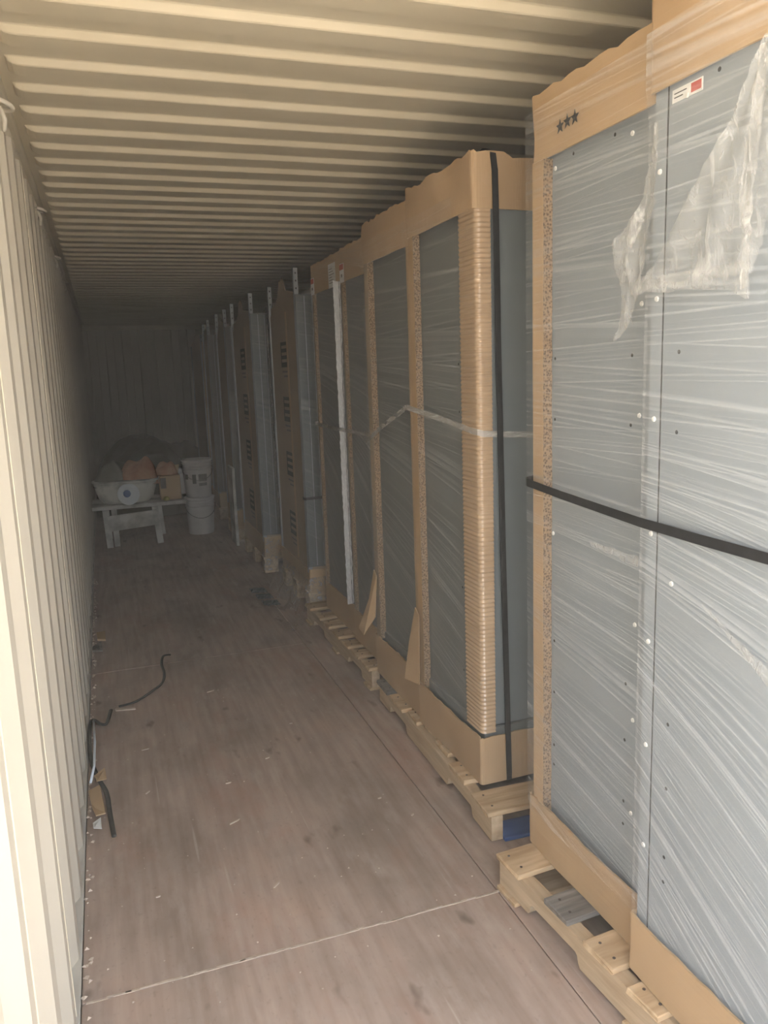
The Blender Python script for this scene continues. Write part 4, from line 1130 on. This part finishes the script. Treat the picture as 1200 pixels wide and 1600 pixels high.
chips = [((320, 0.573, 3.82), 0.055, 0.3), ((0, 0.235, 3.30), 0.045, 0.15), ((0, 0.225, 2.93), 0.035, 0.9), ((0, 0.50, 2.60), 0.06, 0.5), ((0, 0.52, 2.88), 0.03, 0.1), ((0, 0.565, 2.20), 0.045, 0.8),
         ((0, 0.22, 2.28), 0.02, 0.2), ((0, 0.70, 3.02), 0.03, 0.4), ((0, 1.02, 2.55), 0.022, 0.2), ((0, 1.09, 2.40), 0.02, 0.6), ((0, 0.86, 3.30), 0.02, 0.0)]
words = ['long pale splinter out on the bare middle floor', 'pale wood chip right of the bright rod', 'small pale chip near the left wall cardboard scrap', 'long pale splinter left of the near pallet', 'short pale chip in mid floor', 'slanting pale splinter close to the sheet joint',
         'tiny pale chip by the floor stain', 'short pale splinter nearer the strapped cabinet', 'tiny chip beside the blue-board pallet', 'tiny chip before the blue-board pallet corner', 'tiny chip off the worn pallet side']
for i, ((_, x, y), L, a) in enumerate(chips):
    L *= 0.72
    bm = prism_bm([(-L/2, -0.002), (L*0.3, -0.0035), (L/2, 0.0), (L*0.2, 0.003), (-L/2, 0.002)], 'z', 0.0005, 0.004)
    bmesh.ops.rotate(bm, verts=bm.verts[:], cent=(0, 0, 0), matrix=Matrix.Rotation(a, 3, 'Z'))
    bmesh.ops.translate(bm, verts=bm.verts[:], vec=(x, y, 0))
    tag(bm_obj('wood_splinter', bm, M['splinter'], base=(x, y, 0)), words[i], 'wood chip', 'wood splinters on the floor')

# grit along the wall foot and over the floor
rg = random.Random(21)
bm = bmesh.new()
for i in range(520):
    if i < 240: gx, gy = 0.012+abs(rg.gauss(0, 0.012)), rg.uniform(1.6, 6.5)
    else: gx, gy = rg.uniform(0.05, 1.15), rg.uniform(1.6, 6.5)
    sz = rg.uniform(0.0012, 0.0042) if i >= 240 else rg.uniform(0.002, 0.009)
    a = rg.uniform(0, 3.14)
    k = bm.verts[:]
    vs = [bm.verts.new((gx+sz*math.cos(a+j*2.1)*(1+0.4*(j == 0)), gy+sz*math.sin(a+j*2.1), 0.0003)) for j in range(3)]
    tp = bm.verts.new((gx, gy, 0.0003+sz*0.8))
    bm.faces.new(vs)
    for j in range(3): bm.faces.new((vs[j], vs[(j+1) % 3], tp))
gr = bm_obj('floor_grit', bm, M['splinter']); gr['kind'] = 'stuff'; gr['label'] = 'pale dust and grit strewn over the plywood floor'; gr['category'] = 'grit'

# film scraps on the floor by the carton units
def floor_film(name, corners, m, label, seed, amp=0.02, lift=0.012):
    a, b, c, d = [Vector((*p, 0)) for p in corners]
    rows = []
    for j in range(17):
        row = []
        for i in range(17):
            s, t = i/16, j/16
            p = a.lerp(b, s).lerp(d.lerp(c, s), t)
            edge = min(s, t, 1-s, 1-t)*4
            p.x += 0.03*noise.noise(p*9+Vector((seed, 0, 0))); p.y += 0.05*noise.noise(p*7+Vector((0, seed, 0)))
            p.z = 0.003+lift*min(1, edge)*0.4+amp*max(0, noise.noise(p*16+Vector((0, 0, seed))))
            row.append(p)
        rows.append(row)
    return tag(bm_obj(name, grid_bm(rows), m, smooth=True, base=(a+c)/2), label, 'film')
fs = floor_film('printed_film_scrap', [(1.06, 5.60), (1.185, 5.55), (1.215, 4.98), (1.10, 5.12)], M['scrap'], 'crumpled clear film with dark print lying on the floor', 3)
for k in range(3):
    y = 5.06+0.17*k
    rows = [[(1.085+0.105*i/8-0.02*k/2, y+0.135*j/4-0.03*i/8, 0.034+0.008*noise.noise(Vector((i*0.8, j*0.8, k)))) for i in range(9)] for j in range(5)]
    bm = grid_bm(rows); bmesh.ops.translate(bm, verts=bm.verts[:], vec=-fs.location)
    me = bpy.data.meshes.new('dark_print'); bm.to_mesh(me); bm.free(); me.materials.append(M['printfilm'])
    o = bpy.data.objects.new('dark_print', me); C.objects.link(o); o.parent = fs
floor_film('film_scrap', [(1.12, 4.72), (1.255, 4.76), (1.245, 4.62), (1.10, 4.52)], M['scrap'], 'pale crumpled clear film on the floor at the pallet corner', 7, amp=0.04)

# ------------------------------------------------------------------ added haze volume that lifts the darks, from the yard in front of the door to the far end
hz = prism_bm([(-1.5, -1.5), (3.8, -1.5), (3.8, Y0-0.16), (2.42, Y0-0.16), (2.42, 14.05), (-0.07, 14.05), (-0.07, Y0-0.16), (-1.5, Y0-0.16)], 'z', -0.24, 2.47)
hm = bpy.data.materials.new('haze_volume'); hm.use_nodes = True
hn = hm.node_tree; hn.nodes.clear()
ho = hn.nodes.new('ShaderNodeOutputMaterial'); hv = hn.nodes.new('ShaderNodeVolumeScatter')
hv.inputs['Color'].default_value = (0.97, 0.85, 0.66, 1); hv.inputs['Density'].default_value = 0.019; hv.inputs['Anisotropy'].default_value = -0.1
hn.links.new(hv.outputs[0], ho.inputs['Volume'])
ha = bm_obj('haze_volume', hz, hm); ha['kind'] = 'stuff'; ha['label'] = 'thin haze added through the container'; ha['category'] = 'haze'
